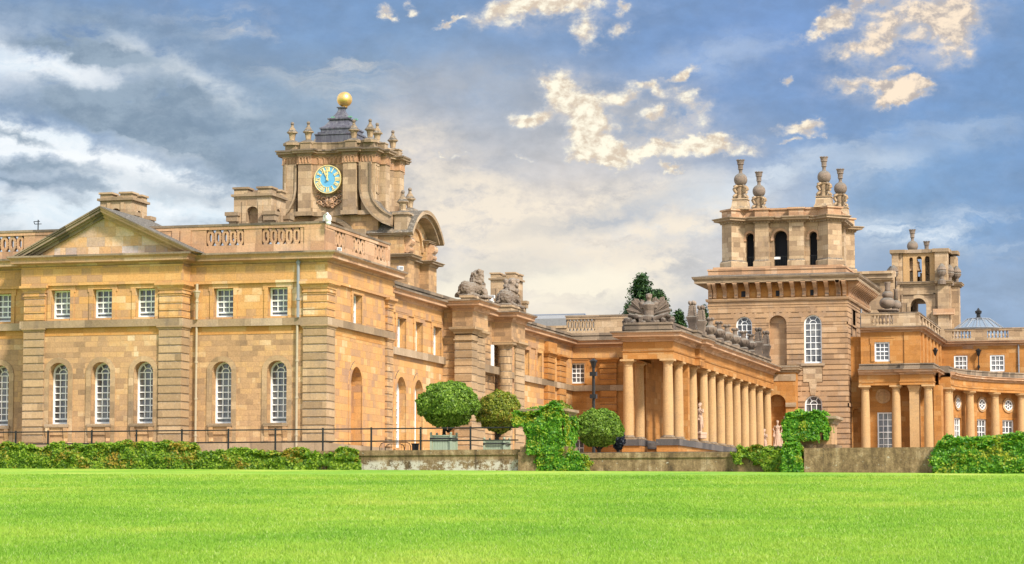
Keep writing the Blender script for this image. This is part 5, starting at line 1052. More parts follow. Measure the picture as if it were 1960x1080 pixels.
# statues: one continuous figure each
def statue(name, label, loc, rz, kind, base):
    b = MB()
    if kind == 'draped':
        b.tube([(0, 0, 0), (.0, .02, .35), (.03, 0, .75), (.0, 0, 1.02)], [.30, .27, .235, .19], 14)
        for k in range(11):
            a = 2 * PI * k / 11; b.tube([(.30 * math.cos(a), .27 * math.sin(a), .02), (.22 * math.cos(a + .15), .2 * math.sin(a + .15), .6), (.15 * math.cos(a + .4), .13 * math.sin(a + .4), 1.02)], [.055, .045, .03], 6)
        b.tube([(.28, -.1, .05), (.33, -.12, .6), (.26, -.06, 1.0)], [.1, .09, .05], 8)
        sh = 1.42
        b.tube([(0, 0, 1.0), (0, 0, 1.2), (0, 0, 1.38), (0, 0, 1.47)], [.165, .175, .185, .09], 14); b.ball((-.08, -.13, 1.3), .08); b.ball((.08, -.13, 1.3), .08)
        b.tube([(-.2, 0, sh), (-.32, -.02, 1.16), (-.2, -.2, .98)], [.075, .06, .045], 8); b.tube([(.2, 0, sh), (.36, -.03, 1.28), (.3, -.1, 1.05), (.22, -.2, 1.0)], [.075, .065, .05, .04], 8)
        b.tube([(-.24, -.16, .98), (-.3, -.18, .62)], [.05, .08], 8)
    else:
        b.tube([(-.1, .0, .05), (-.12, -.02, .48), (-.1, 0, .92)], [.07, .085, .13], 10); b.tube([(.14, -.06, .05), (.16, -.1, .5), (.1, 0, .92)], [.065, .085, .13], 10)
        b.ball((-.1, -.08, .04), (.06, .14, .05)); b.ball((.14, -.14, .04), (.06, .14, .05)); b.ball((0, 0, .95), (.19, .15, .14))
        b.tube([(0, 0, .95), (.01, 0, 1.15), (0, 0, 1.38), (0, 0, 1.47)], [.155, .15, .19, .08], 12); b.ball((0, -.03, 1.32), (.2, .14, .14))
        b.tube([(-.21, 0, 1.42), (-.27, .0, 1.14), (-.18, -.14, .94)], [.075, .055, .045], 8); b.tube([(.21, 0, 1.42), (.32, -.06, 1.22), (.22, -.2, 1.36)], [.075, .055, .045], 8)
        b.tube([(-.2, .02, .9), (.0, -.14, .8), (.2, .0, .72), (.12, .12, .3)], [.07, .08, .07, .06], 8)
        b.tube([(-.24, .14, .0), (-.22, .12, .7)], [.09, .07], 8)
    b.tube([(0, 0, 1.45), (.005, -.01, 1.56)], [.068, .06], 10); b.ball((.01, -.02, 1.68), (.098, .118, .132)); b.ball((.01, .03, 1.74), (.115, .12, .10)); b.tube([(.01, -.135, 1.71), (.01, -.15, 1.655)], [.014, .02], 6); b.ball((.01, -.1, 1.59), (.05, .05, .035))
    b.box(-.32, .32, -.3, .3, -.1, .03)
    if base: b.box(-.3, .3, -.28, .28, -.35, -.1)
    o = sculpt(name, b, PINK, None, .022, smooth=1); put(o, loc, rz, 1.0); return tag(o, label, 'statue', 'pale stone figures at the colonnade')
zst = Z(855, yN - .5, 1488)
statue('statue', 'pale pink stone woman in long drapery standing before the orange niche', (X(1488, yN - .4, 830), yN - .4, zst + .1), .2, 'draped', False).scale = (1.13, 1.13, 1.13)
xs1 = X(1341, cy_[3] - 2.0, 800); yst = cy_[3] - 1.7
statue('statue', 'pale stone nude figure half hidden behind the third round column of the colonnade side', (X(1339.5, yst, 800), yst, Z(832, yst, 1340) + .12), -.5, 'nude', True).scale = (1.18, 1.18, 1.18)
yst2 = cy_[11] - 1.6
statue('statue', 'pale stone figure standing between the last two columns of the colonnade', (X(1462.5, yst2, 830), yst2, 2.12), -.5, 'nude', False).scale = (1.12, 1.12, 1.12)
# finials along the colonnade roof
xfn = xe_ - .45
def ffin(name, label, u, vtop, kind, k):
    y, z = fx(u, vtop, xfn); zb_ = 9.9; h = z - zb_; b, c = MB(), MB()
    t = thing(name, label, 'finial', (xfn, y, zb_), 'carved stone finials along the colonnade roof')
    if kind == 'obelisk':
        w_ = .33 * min(1, h / 2.2) ** .5
        b.box(xfn - w_, xfn + w_, y - w_, y + w_, zb_, zb_ + .12 * h); b.lathe(xfn, y, [(w_ * 1.1, zb_ + .12 * h), (w_ * 1.05, zb_ + .22 * h), (w_ * 1.3, zb_ + .36 * h), (w_ * 1.62, zb_ + .45 * h), (w_ * 1.62, zb_ + .49 * h), (w_ * 1.1, zb_ + .52 * h), (w_ * .75, zb_ + .86 * h), (w_ * .5, zb_ + .88 * h)], 4, PI / 4)
        for j in range(6):
            for a in range(4):
                r = w_ * (1.02 - .06 * j); c.ball((xfn + r * math.cos(PI / 4 + a * PI / 2), y + r * math.sin(PI / 4 + a * PI / 2), zb_ + h * (.54 + .055 * j)), .075, 6, 5)
        for a in range(6): c.ball((xfn + .2 * math.cos(a * PI / 3), y + .2 * math.sin(a * PI / 3), zb_ + .92 * h + .05 * (a % 2)), (.11, .11, .16), 6, 5)
        c.ball((xfn, y, zb_ + .95 * h), (.17, .17, .1))
    else:
        s_ = h / 1.55; q_ = .92 * s_
        b.lathe(xfn, y, [(.40 * q_, zb_), (.40 * q_, zb_ + .25 * s_), (.26 * q_, zb_ + .32 * s_), (.3 * q_, zb_ + .42 * s_), (.42 * q_, zb_ + .5 * s_), (.5 * q_, zb_ + .68 * s_), (.46 * q_, zb_ + .86 * s_), (.26 * q_, zb_ + 1.0 * s_), (.2 * q_, zb_ + 1.1 * s_), (.2 * q_, zb_ + 1.35 * s_), (.3 * q_, zb_ + 1.45 * s_), (.2 * q_, zb_ + 1.5 * s_)], 12)
        for a in range(8): c.ball((xfn + .25 * q_ * math.cos(a * PI / 4), y + .25 * q_ * math.sin(a * PI / 4), zb_ + 1.46 * s_ + .04 * (a % 2)), (.075, .075, .1), 6, 5); c.ball((xfn + .45 * q_ * math.cos(a * PI / 4), y + .45 * q_ * math.sin(a * PI / 4), zb_ + .72 * s_), (.09, .09, .16), 6, 5)
    obj('pedestal', b, STATUE, t, False); autosmooth(t.children[-1], 35); obj('carving', c, STATUE, t, True)
ffin('stone_obelisk', 'tallest knobbly stone obelisk on the colonnade roof, nearest the trophy', 1325, 576, 'obelisk', 1)
ffin('stone_obelisk', 'crocketed stone obelisk just behind the largest one, before the row of round urns', 1342, 585, 'obelisk', 1)
for i, (u, v) in enumerate(((1359.5, 609), (1376, 616), (1391.5, 622), (1407, 629), (1423, 634), (1437, 640))):
    ffin('stone_urn', ['round grey lichened stone urn first after the two tall obelisks', 'round stone urn second in the row after the obelisks', 'round stone urn third in the row, left of the tower window', 'stone urn with orange lichened top against the left tower window', 'stone urn with orange lichened top at the right edge of the left tower window', 'last and smallest of the round urns, before the two far obelisks'][i], u, v, 'urn', 1)
ffin('stone_obelisk', 'small stone obelisk with a tuft of green moss on top, after the round urns', 1451.5, 627, 'obelisk', 1)
ffin('stone_obelisk', 'farthest small stone obelisk on the colonnade roof, against the tower niche', 1466, 633, 'obelisk', 1)

# ================================================================== garden walls, piers, railing
def lawn_z(x, y): return -5.05 + .033 * (-x * _s + y * _c) - .0013 * (x * _c + y * _s)
yW = 116.0; wx = lambda u, v=880: X(u, yW, v)
def gwall(name, label, u0, u1, y, vt, mat, cop=True, th=.6):
    x0, x1 = X(u0, y, 880), X(u1, y, 880); zt = Z(vt, y, (u0 + u1) / 2); t = thing(name, label, 'garden wall', ((x0 + x1) / 2, y + .3, lawn_z((x0 + x1) / 2, y)))
    b = MB(); n = max(1, int((x1 - x0) / 2)); c = MB()
    top = zt - (.24 if cop else .0); b.box(x0, x1, y, y + th, -2.2, top); obj('wall_face', b, mat, t)
    if cop: c.box(x0 - .02, x1 + .02, y - .06, y + th + .05, top, zt); obj('coping', c, MOSS, t)
    return zt
zwl = gwall('garden_wall', 'low stone wall with mossy coping and flaking whitewash, under the black railing', -420, 1000, yW, 865.5, MOSSW)
gwall('garden_wall', 'brown mossy stone wall between the two creeper covered piers', 1040, 1530, yW + .05, 866, MOSS)
gwall('garden_wall', 'higher brown streaked stone wall in front of the banded tower, right of the second pier', 1539, 2300, yW - .9, 855, MOSS, False, .8)
def gpier(label, u0, u1, y, vt, cap):
    x0, x1 = X(u0, y), X(u1, y); zt = Z(vt, y, (u0 + u1) / 2); t = thing('gate_pier', label, 'gate pier', ((x0 + x1) / 2, y + .8, -1.2), 'stone gate piers in the garden wall')
    b = MB(); d = x1 - x0; b.box(x0, x1, y, y + d, -2.0, zt - .3); obj('shaft', b, TAN, t)
    b = MB(); b.box(x0 - .28, x1 + .28, y - .28, y + d + .28, -2.1, -.25); capbox(b, x0 - .2, x1 + .2, y - .2, y + d + .2, slab(-.25, .0, .0)); obj('pedestal', b, MOSS, t)
    b = MB(); capbox(b, x0, x1, y, y + d, capm(zt - .34, zt, .26)); obj('cap', b, LEDGE, t); return x0, x1, y, d, zt
P1 = gpier('stone gate pier almost hidden by bright green creeper, left of centre by the potted trees', 1006, 1078, yW - .1, 783, True)
P2 = gpier('stone gate pier with capstone showing beside its creeper, in front of the banded tower', 1512, 1590, yW + .2, 797, True)
rl = thing('iron_railing', 'black two bar iron railing on the low garden wall at the left', 'railing', (wx(500), yW + .3, zwl))
b = MB(); yr = yW + .28
for v in (823, 846.5): b.tube([(X(-300, yr), yr, Z(v, yr, 500)), (X(992, yr), yr, Z(v, yr, 500))], [.032, .032], 6)
obj('rail', b, BLACK, rl)
for u in (-145, -58, 30, 91.8, 175.6, 261, 348, 437, 527, 618, 710.6, 805, 900.5): b = MB(); xx = X(u, yr, 845); b.box(xx - .035, xx + .035, yr - .035, yr + .035, zwl - .05, Z(821, yr, 500) + .02); obj('post', b, BLACK, rl)
# low hoop barrier, bin, planters
yh = 120.6; hb = thing('hoop_barrier', 'low black hooped metal barrier on the terrace behind the railing', 'barrier', (X(757, yh), yh, -.25))
for a, b_ in ((727, 786), (738, 774)):
    b = MB(); x0, x1 = X(a, yh, 855), X(b_, yh, 855); zt = Z(847 if a < 730 else 850, yh, 757); b.tube([(x0, yh, -.25), (x0, yh, zt - .2), (x0 + .06, yh, zt - .06), (x0 + .2, yh, zt), (x1 - .2, yh, zt), (x1 - .06, yh, zt - .06), (x1, yh, zt - .2), (x1, yh, -.25)], .02, 6); obj('hoop', b, BLACK, hb)
b = MB()
for k in range(9): xx = X(730 + 6.4 * k, yh, 855); b.tube([(xx, yh, -.2), (xx, yh, Z(850, yh, 757))], .008, 4)
obj('bar', b, BLACK, hb)
bn = MB(); xx = X(795, yh, 855); zt = Z(849, yh, 795); bn.lathe(xx, yh, [(.15, -.25), (.17, zt - .06), (.2, zt - .05), (.2, zt), (.14, zt)], 14); o = obj('litter_bin', bn, BLACK, None, org=(xx, yh, -.25)); tag(o, 'small round black bin beside the hoop barrier, left of the first potted tree', 'bin')
def planter(label, u0, u1, y, vt):
    x0, x1 = X(u0, y, 850), X(u1, y, 850); w_ = x1 - x0; zt = Z(vt, y, u0); t = thing('planter_box', label, 'planter', ((x0 + x1) / 2, y + w_ / 2, -.25), 'sage green wooden planter boxes')
    b = MB(); b.box(x0 + .05, x1 - .05, y + .05, y + w_ - .05, -.2, zt - .04)
    n = 7
    for i in range(n):
        a = x0 + .05 + (w_ - .1) * i / n; b.box(a + .008, a + (w_ - .1) / n - .008, y + .035, y + .06, -.18, zt - .05); c = y + .05 + (w_ - .1) * i / n; b.box(x1 - .06, x1 - .035, c + .008, c + (w_ - .1) / n - .008, -.18, zt - .05)
    b.box(x0, x1, y, y + .06, zt - .06, zt); b.box(x1 - .06, x1, y + .06, y + w_, zt - .06, zt); b.box(x0, x1, y + .01, y + .06, -.18, -.08); obj('box_panel', b, SAGE, t)
    for cx in (x0, x1):
        for cy in (y, y + w_): b = MB(); b.box(cx - .045, cx + .045, cy - .045, cy + .045, -.25, zt + .03); b.ball((cx, cy, zt + .08), .065, 8, 6); obj('corner_post', b, SAGE, t)
    b = MB(); zz = zt - .17; b.box(x0 - .055, x1 + .055, y - .055, y - .03, zz - .035, zz + .035); b.box(x1 + .03, x1 + .055, y - .055, y + w_ + .05, zz - .035, zz + .035)
    for cx in (x0, x1): b.ball((cx, y - .06, zz), .05, 6, 5)
    obj('iron_band', b, BLACK, t); b = MB(); b.box(x0 + .06, x1 - .06, y + .06, y + w_ - .06, zt - .12, zt - .1); obj('soil', b, BARK, t); return ((x0 + x1) / 2, y + w_ / 2, zt)
q1 = planter('sage green square planter box holding the dark green round tree', 825, 863, 118.6, 833)
q2_ = planter('sage green square planter box holding the yellowish round tree beside the pier', 927, 965, 121.6, 843)
# lamps
def lamp_head(b, x, y, z, k): b.lathe(x, y, [(.06 * k, z - .3 * k), (.16 * k, z - .1 * k), (.22 * k, z), (.46 * k, z + .75 * k), (.54 * k, z + .8 * k), (.54 * k, z + .95 * k), (.2 * k, z + 1.1 * k), (.1 * k, z + 1.25 * k)], 6)
yl = 152.0; xL = X(1136, yl, 730); zl_ = lambda v: Z(v, yl, 1136)
lp = thing('street_lamp', 'tall black lamp post with faceted lantern before the orange end wall', 'street lamp', (xL, yl, -.25))
b = MB(); b.tube([(xL, yl, -.25), (xL, yl, zl_(705))], [.10, .085], 8); b.lathe(xL, yl, [(.2, -.25), (.2, .5), (.1, .7)], 8)
for v, h in ((759, .12), (716, .12)): b.box(xL - .19, xL + .19, yl - .19, yl + .19, zl_(v) - h, zl_(v) + h)
obj('post', b, BLACK, lp); b = MB(); lamp_head(b, xL, yl, zl_(704), (zl_(686) - zl_(704)) / 1.25); obj('lantern', b, BLACK, lp)
def wlamp(label, x, y, z0, z1, k):
    t = thing('wall_lantern', label, 'wall lamp', (x, y, z0), 'black lanterns on the right wing walls'); b = MB(); b.tube([(x, y, z0), (x, y, z1 - .5)], [.05, .05], 6); b.box(x - .09, x + .09, y - .1, y + .35, z0 + .3, z0 + .5); obj('bracket', b, BLACK, t); b = MB(); lamp_head(b, x, y, z1 - .55 * k, .5 * k); obj('lantern', b, BLACK, t)
wlamp('dark iron lantern on a stem between the two small upper windows', X(1873, yJ - .35, 690), yJ - .35, 10.0, jz(669), 1.0)
yk_ = 226.0; wlamp('dark iron lantern on the receding side wall of the right wing', hu + .4, yk_, 11.0, Z(668, yk_, 1785), .9)
# security cameras, floodlights, aerial
t = thing('security_camera', 'white dome security camera on a bent bracket at the parapet corner', 'camera', (xA - .2, yA + .1, 11.6), 'white cameras and lights fixed to the roofs')
xd_ = X(629, yA - .2, 420); b = MB(); b.tube([(X(618, yA + .1, 424), yA + .2, 11.58), (X(620, yA + .1, 413), yA + .15, Z(412, yA, 620)), (X(628, yA, 409), yA - .1, Z(408.5, yA, 628)), (xd_, yA - .2, Z(414, yA, 629))], [.045] * 4, 6); b.tube([(X(623, yA + .1, 424), yA + .2, 11.58), (X(623, yA + .1, 413), yA + .15, Z(412, yA, 622))], .035, 6); obj('bracket', b, PLAST, t)
b = MB(); b.lathe(xd_, yA - .2, [(.04, Z(412, yA, 629)), (.12, Z(414, yA, 629)), (.15, Z(419, yA, 629)), (.14, Z(424, yA, 629)), (.1, Z(425, yA, 629)), (.13, Z(427, yA, 629)), (.12, Z(430, yA, 629)), (.03, Z(432, yA, 629))], 14); obj('dome', b, PLAST, t, True)
def flood(label, x, y, z, s_, rz, mat=PLAST):
    t = thing('floodlight', label, 'floodlight', (x, y, z), 'white cameras and lights fixed to the roofs'); b = MB(); M = lambda a, c, d: (x + a * math.cos(rz) - d * math.sin(rz), y + a * math.sin(rz) + d * math.cos(rz), z + c)
    b.bar(M, -s_, s_, 0, s_ * 1.5, -.1, .1); b.bar(M, -.03, .03, -s_ * .6, 0, -.02, .02); obj('housing', b, mat, t); b = MB(); b.bar(M, -s_ * .8, s_ * .8, s_ * .2, s_ * 1.3, -.11, -.1); obj('lens', b, GREYP, t)
flood('small pale grey floodlight box low on the side parapet of the pedimented block', xA + .1, Y(645, xA, 473), Z(478, yA + 1, 645), .12, .6)
flood('small grey and black floodlight on the gate front under the arched pediment', xTc + .12, fx(762, 515, xTc)[0], fx(762, 518, xTc)[1], .16, .9)
flood('white floodlight panel left of the far lion, first of a pair', X(938, gB0, 568), gB0 - .3, Z(572, gB0, 938), .13, 0); flood('white floodlight panel left of the far lion, nearer to it of a pair', X(945.5, gB0, 568), gB0 - .3, Z(572, gB0, 945), .13, 0)
t = thing('security_camera', 'small white ball camera on the gateway roof between the two lions', 'camera', (X(940, gB0 - .4, 576), gB0 - .4, 9.4), 'white cameras and lights fixed to the roofs'); b = MB(); b.ball((X(940.5, gB0 - .4, 576), gB0 - .4, Z(575.5, gB0, 940)), .13); b.box(X(934, gB0), X(936, gB0), gB0 - .42, gB0 - .36, Z(580, gB0, 935), Z(563, gB0, 935)); b.box(X(935, gB0), X(948, gB0), gB0 - .3, gB0 - .25, Z(580, gB0, 935), Z(577, gB0, 935)); obj('ball_housing', b, PLAST, t)
t = MB(); xx = X(73, 127, 430); z0_ = 10.9; t.tube([(xx, 127, z0_), (xx, 127, Z(421, 127, 73))], .03, 5); t.tube([(xx - .25, 127, Z(424, 127, 73)), (xx + .1, 127, Z(424, 127, 73))], .02, 4); t.tube([(xx - .2, 127, Z(429, 127, 73)), (xx + .2, 127, Z(429, 127, 73))], .02, 4); t.tube([(xx - .25, 127, Z(424, 127, 73)), (xx - .2, 127, Z(429, 127, 73))], .02, 4); o = obj('roof_aerial', t, BLACK, None, org=(xx, 127, z0_)); tag(o, 'thin black aerial on the roof behind the left end of the pediment', 'aerial')

# ================================================================== leaves
def leaf_quads(P, Nn, size, jit=.6, asp=.55):
    n = len(P); Nn = Nn + RNG.normal(0, jit, (n, 3)); Nn /= np.linalg.norm(Nn, axis=1, keepdims=True) + 1e-9
    r = RNG.normal(0, 1, (n, 3)); A = np.cross(Nn, r); A /= np.linalg.norm(A, axis=1, keepdims=True) + 1e-9; B = np.cross(Nn, A)
    s = (size * RNG.uniform(.65, 1.3, n))[:, None]
    v = np.stack([P - A * s, P - B * s * asp + Nn * s * .12, P + A * s, P + B * s * asp + Nn * s * .12], 1).reshape(-1, 3); return v
def leaf_obj(name, V4, mat, parent, core=None):
    off = np.array(ORG[parent.name]); n = len(V4) // 4; V = V4 - off; faces = np.arange(n * 4)
    cv = np.array(core.v) - off if core else np.zeros((0, 3)); cf = core.f if core else []
    me = bpy.data.meshes.new(name); nl = n * 4 + sum(len(f) for f in cf)
    me.vertices.add(n * 4 + len(cv)); me.vertices.foreach_set('co', np.concatenate([V, cv]).astype(np.float32).ravel())
    me.loops.add(nl); li = np.concatenate([faces] + [np.array(f) + n * 4 for f in cf]).astype(np.int32); me.loops.foreach_set('vertex_index', li)
    st = np.concatenate([np.arange(n) * 4, n * 4 + np.concatenate([[0], np.cumsum([len(f) for f in cf])[:-1]]) if cf else np.zeros(0)]).astype(np.int32)
    me.polygons.add(n + len(cf)); me.polygons.foreach_set('loop_start', st); me.update(calc_edges=True); me.validate(); me.materials.append(mat)
    o = link(bpy.data.objects.new(name, me)); o.parent = parent; ORG[o.name] = ORG[parent.name]; return o
def bumpy(d, f, seed): return np.array([mnoise.noise(Vector(p) * f + Vector((seed, 0, 0))) for p in d])
def topiary(label, c, r, n, mat, base, seed, group=None, lsize=.068, name='topiary_tree'):
    t = thing(name, label, 'tree' if name != 'shadow_clump' else 'shadow_clump', base, group)
    d = RNG.normal(0, 1, (n, 3)); d /= np.linalg.norm(d, axis=1, keepdims=True); b = bumpy(d, 2.4, seed) * .13 + bumpy(d, 6, seed + 9) * .11
    k = (1 + b) * (1 - RNG.power(2.2, n)[:, None].ravel() * 0 - RNG.exponential(.05, n)); k = np.clip(k, .55, 1.15)
    flat = np.where(d[:, 2] < -.35, .86, 1.0); P = d * (k * flat)[:, None] * np.array(r) + np.array(c)
    core = MB(); core.ball(c, tuple(q * .80 for q in r), 20, 14)
    leaf_obj('crown', leaf_quads(P, d, lsize), mat, t, core)
    s = MB(); x, y, z = base; s.tube([(x, y, z), (x + .03, y, (z + c[2]) / 2), (c[0], c[1], c[2] - r[2] * .4)], [.10, .075, .09], 8)
    for k_ in range(5): a = k_ * 1.3; s.tube([(c[0], c[1], c[2] - r[2] * 1.05), (c[0] + r[0] * .45 * math.cos(a), c[1] + r[1] * .45 * math.sin(a), c[2] - r[2] * .55)], [.05, .025], 6)
    obj('trunk', s, BARK, t, True)
def at(u, v, y): p = fy(u, v, y); return (p[0], y, p[1])
c1 = at(858, 778, 119.1); topiary('dense dark green round clipped tree in the left planter box', c1, (1.45, 1.4, 1.16), 22000, LEAF_A, (q1[0], q1[1], q1[2] - .12), 1, 'round clipped trees on the terrace')
c2_ = at(955, 792, 122.1); topiary('looser yellowish green round clipped tree in the right planter box', c2_, (1.08, 1.05, 1.05), 15000, LEAF_B, (q2_[0], q2_[1], q2_[2] - .12), 2, 'round clipped trees on the terrace')
c3 = at(1066, 815, 126); topiary('dull green round clipped tree half hidden behind the creeper clad pier', c3, (1.0, 1.0, 1.2), 12000, LEAF_B, (c3[0], 126, -.25), 3, 'round clipped trees on the terrace')
c4 = at(1146, 822, 124.5); topiary('dark green round clipped tree between the creeper pier and the portico', c4, (1.15, 1.1, 1.0), 15000, LEAF_A, (c4[0], 124.5, -.25), 4, 'round clipped trees on the terrace')
c5 = at(1183, 842, 128); topiary('small dark bluish leaf clump standing in for leaf shadow at the portico foot', c5, (.33, .35, .62), 1600, LEAF_D, (c5[0], 128, -.25), 5, None, .07, 'shadow_clump')  # added dark clump, drawn where the foliage is only in shadow
def ivy(name, label, boxes, n, mat, seed, size=.095, group=None, thin=None, base=None):
    """creeper: leaves over the skin of rounded boxes (x0,x1,y0,y1,z0,z1, weight)"""
    t = thing(name, label, 'ivy', base or (boxes[0][0], boxes[0][2], boxes[0][4]), group); W = np.array([b[6] for b in boxes], float); W /= W.sum(); Ps, Ns = [], []; core = MB()
    for b, w_ in zip(boxes, W):
        x0, x1, y0, y1, z0, z1 = b[:6]; m = int(n * w_); A = np.array([(z1 - z0) * (x1 - x0), (x1 - x0) * (y1 - y0), (z1 - z0) * (y1 - y0) * .5, (z1 - z0) * (y1 - y0) * .5]); f = RNG.choice(4, m, p=A / A.sum())
        U, V = RNG.uniform(0, 1, m), RNG.uniform(0, 1, m); P = np.zeros((m, 3)); N = np.zeros((m, 3))
        P[:, 0] = np.where(f == 2, x0, np.where(f == 3, x1, x0 + (x1 - x0) * U)); P[:, 1] = np.where(f == 0, y0, y0 + (y1 - y0) * np.where(f == 1, V, U)); P[:, 2] = np.where(f == 1, z1, z0 + (z1 - z0) * V)
        N[f == 0] = (0, -1, .35); N[f == 1] = (0, -.3, 1); N[f == 2] = (-1, 0, .3); N[f == 3] = (1, 0, .3)
        bm_ = bumpy(P, 1.5, seed) * .30 + bumpy(P, 4.0, seed + 3) * .16; zt_ = np.clip((P[:, 2] - z0) / (z1 - z0), 0, 1); P += N * (bm_ + .03)[:, None] * (.25 + .75 * zt_)[:, None] * (1.0 if (z1 - z0) > .5 else .5)
        xn = np.abs((P[:, 0] - (x0 + x1) / 2) / ((x1 - x0) / 2)); hh = min(1.0, (z1 - z0)); ex = np.clip((xn - 1) * (x1 - x0) / 2 / .7 + 1, 0, 1.2)
        P[:, 2] -= zt_ * hh * ((.34 if x1 - x0 > 4 else .2) * ex ** 4 + .12 * np.clip(bumpy(P * np.array([1, 0, 0]), .9, seed + 8) + .3, 0, 1)); P[:, 0] += np.sign(P[:, 0] - (x0 + x1) / 2) * .16 * bumpy(P, 1.2, seed + 21) * (ex > .3)
        P[:, 1] += np.where(f == 0, (zt_ ** 4) * .22, 0); P += RNG.normal(0, .035, P.shape)
        keep = P[:, 2] > lawn_zv(P[:, 0], P[:, 1])
        if thin: keep &= thin(P)
        Ps.append(P[keep]); Ns.append(N[keep])
        if not thin: core.box(x0 + .2, x1 - .2, y0 + .16, y1, z0, z1 - .3 * hh - .08)
    leaf_obj('foliage', leaf_quads(np.concatenate(Ps), np.concatenate(Ns), size, .55, .62), mat, t, core if core.v else None)
    s = MB(); b = boxes[0]
    for k in range(6): x = b[0] + (b[1] - b[0]) * (k + .5) / 6; s.tube([(x, b[2] + .12, b[4]), (x + .1, b[2] + .13, (b[4] + b[5]) / 2), (x - .05, b[2] + .14, b[5] - .12)], [.03, .022, .012], 5)
    obj('stem', s, BARK, t)
def lawn_zv(x, y): return -5.05 + .033 * (-x * _s + y * _c) - .0013 * (x * _c + y * _s)
def vx(u): return X(u, 115.5, 880)
def vz(v): return Z(v, 115.5, 300)
zg = -1.15
ivy('creeper_hedge', 'long green and russet creeper hedge along the foot of the low wall at the left', [(vx(-90), vx(372), 115.35, 116.4, zg, vz(854), 30), (vx(160), vx(366), 115.4, 116.4, vz(858), vz(851), 3), (vx(366), vx(590), 115.5, 116.2, zg, vz(868), 14)], 62000, LEAF_H, 11, .07)
ivy('wall_creeper', 'thin reddish end of the creeper trailing over the whitewashed wall', [(vx(585), vx(684), 115.75, 116.1, zg + .1, vz(872), 10), (vx(640), vx(682), 115.7, 116.1, vz(880), vz(864), 5)], 9500, LEAF_H, 13, .07, thin=lambda P: (bumpy(P, 1.3, 40) * 1.2 + (P[:, 2] + .75) * .9 > -.02))
x0, x1, yy, d, zt = P1
ivy('pier_creeper', 'bright green creeper smothering the gate pier beside the potted trees', [(x0 + .12, x1 + .02, yy - .42, yy + d + .15, -.35, zt - .02, 28), (x0 - .5, x0 + .3, yy - .36, yy + d, zt - .75, zt - .08, 6), (x0 + .6, vx(1088), yy - .35, yy + .4, zg, -.15, 7), (vx(1085), vx(1126), yy - .3, yy + .3, zg, vz(880), 3)], 36000, LEAF_I, 17, .066, group='green creeper on the gate piers and walls')
x0, x1, yy, d, zt = P2
ivy('pier_creeper', 'bright green creeper smothering the gate pier in front of the banded tower', [(x0 - .22, x1 - .22, yy - .44, yy + d + .1, vz(852), zt + .1, 24), (vx(1502), vx(1538), yy - 1.3, yy - .2, zg - .2, vz(860), 7)], 26000, LEAF_I, 19, .066, group='green creeper on the gate piers and walls', thin=lambda P: ~((P[:, 0] > vx(1567)) & (P[:, 2] < vz(838)) & (P[:, 0] < vx(1576))))
ivy('wall_creeper', 'yellow green creeper hanging over the brown wall left of the second pier', [(vx(1408), vx(1500), 115.75, 116.5, vz(892), vz(866), 10), (vx(1440), vx(1500), 115.7, 116.3, zg - .2, vz(880), 6)], 17000, LEAF_H, 23, .066, thin=lambda P: bumpy(P, 1.4, 70) * 1.1 + (P[:, 2] + .9) * .8 + (P[:, 0] - vx(1455)) * .22 > -.02, group='green creeper on the gate piers and walls')
ivy('creeper_hedge', 'thick green creeper mound over the wall at the far right', [(vx(1790), vx(2090), 114.5, 115.8, zg - .3, vz(861), 30), (vx(1840), vx(2090), 114.6, 115.8, vz(868), vz(854), 6), (vx(1900), vx(2090), 114.7, 115.7, vz(860), vz(848), 4)], 44000, LEAF_I, 29, size=.072)
def conifer(label, u, vt, vb, wpx, y, n, seed, cat='tree'):
    top = at(u, vt, y); base = at(u, vb, y); h = top[2] - base[2]; wd = wpx * y / FPX; t = thing('conifer_tree', label, cat, (top[0], y, 0), 'conifers behind the palace')
    P, N = [], []; r = random.Random(seed); tw = MB(); k = 0
    tw.tube([(top[0], y, 0), (top[0], y, top[2] - .1)], [.28, .03], 7)
    while k < n:
        f = r.random() ** .75; z = top[2] - f * h; a = r.uniform(0, 2 * PI); R = wd / 2 * (.10 + .9 * f ** .7) * r.uniform(.45, 1.05)
        if mnoise.noise(Vector((math.cos(a) * 1.7 + seed, math.sin(a) * 1.7, z * .75))) < -.12: continue
        tip = Vector((top[0] + R * math.cos(a), y + R * math.sin(a), z - R * .1))
        for j in range(16):
            q = r.uniform(.35, 1); P.append((top[0] + (tip.x - top[0]) * q + r.gauss(0, .14), y + (tip.y - y) * q + r.gauss(0, .14), z + (tip.z - z) * q + r.gauss(0, .16))); N.append((math.cos(a) * .5, math.sin(a) * .5, .8))
        k += 16
    leaf_obj('crown', leaf_quads(np.array(P), np.array(N), .17, .7, .4), LEAF_C, t); obj('trunk', tw, BARK, t)
conifer('tall dark conifer with a pointed top rising behind the trophy sculpture', 1229, 526, 700, 150, 250, 20000, 3)
conifer('broader conifer shoulder with a lower top, right behind the trophy sculpture', 1260, 556, 700, 120, 252, 15000, 5)
conifer('small pointed conifer tip between the trophy and the first obelisk', 1299, 596, 690, 66, 250, 7000, 7)
conifer('tiny conifer tip left of the trophy above the parapet', 1201, 586, 660, 26, 255, 1800, 9)
conifer('conifer tip peeping between the two tall obelisks and the banded tower', 1347, 588, 700, 46, 250, 4200, 13)

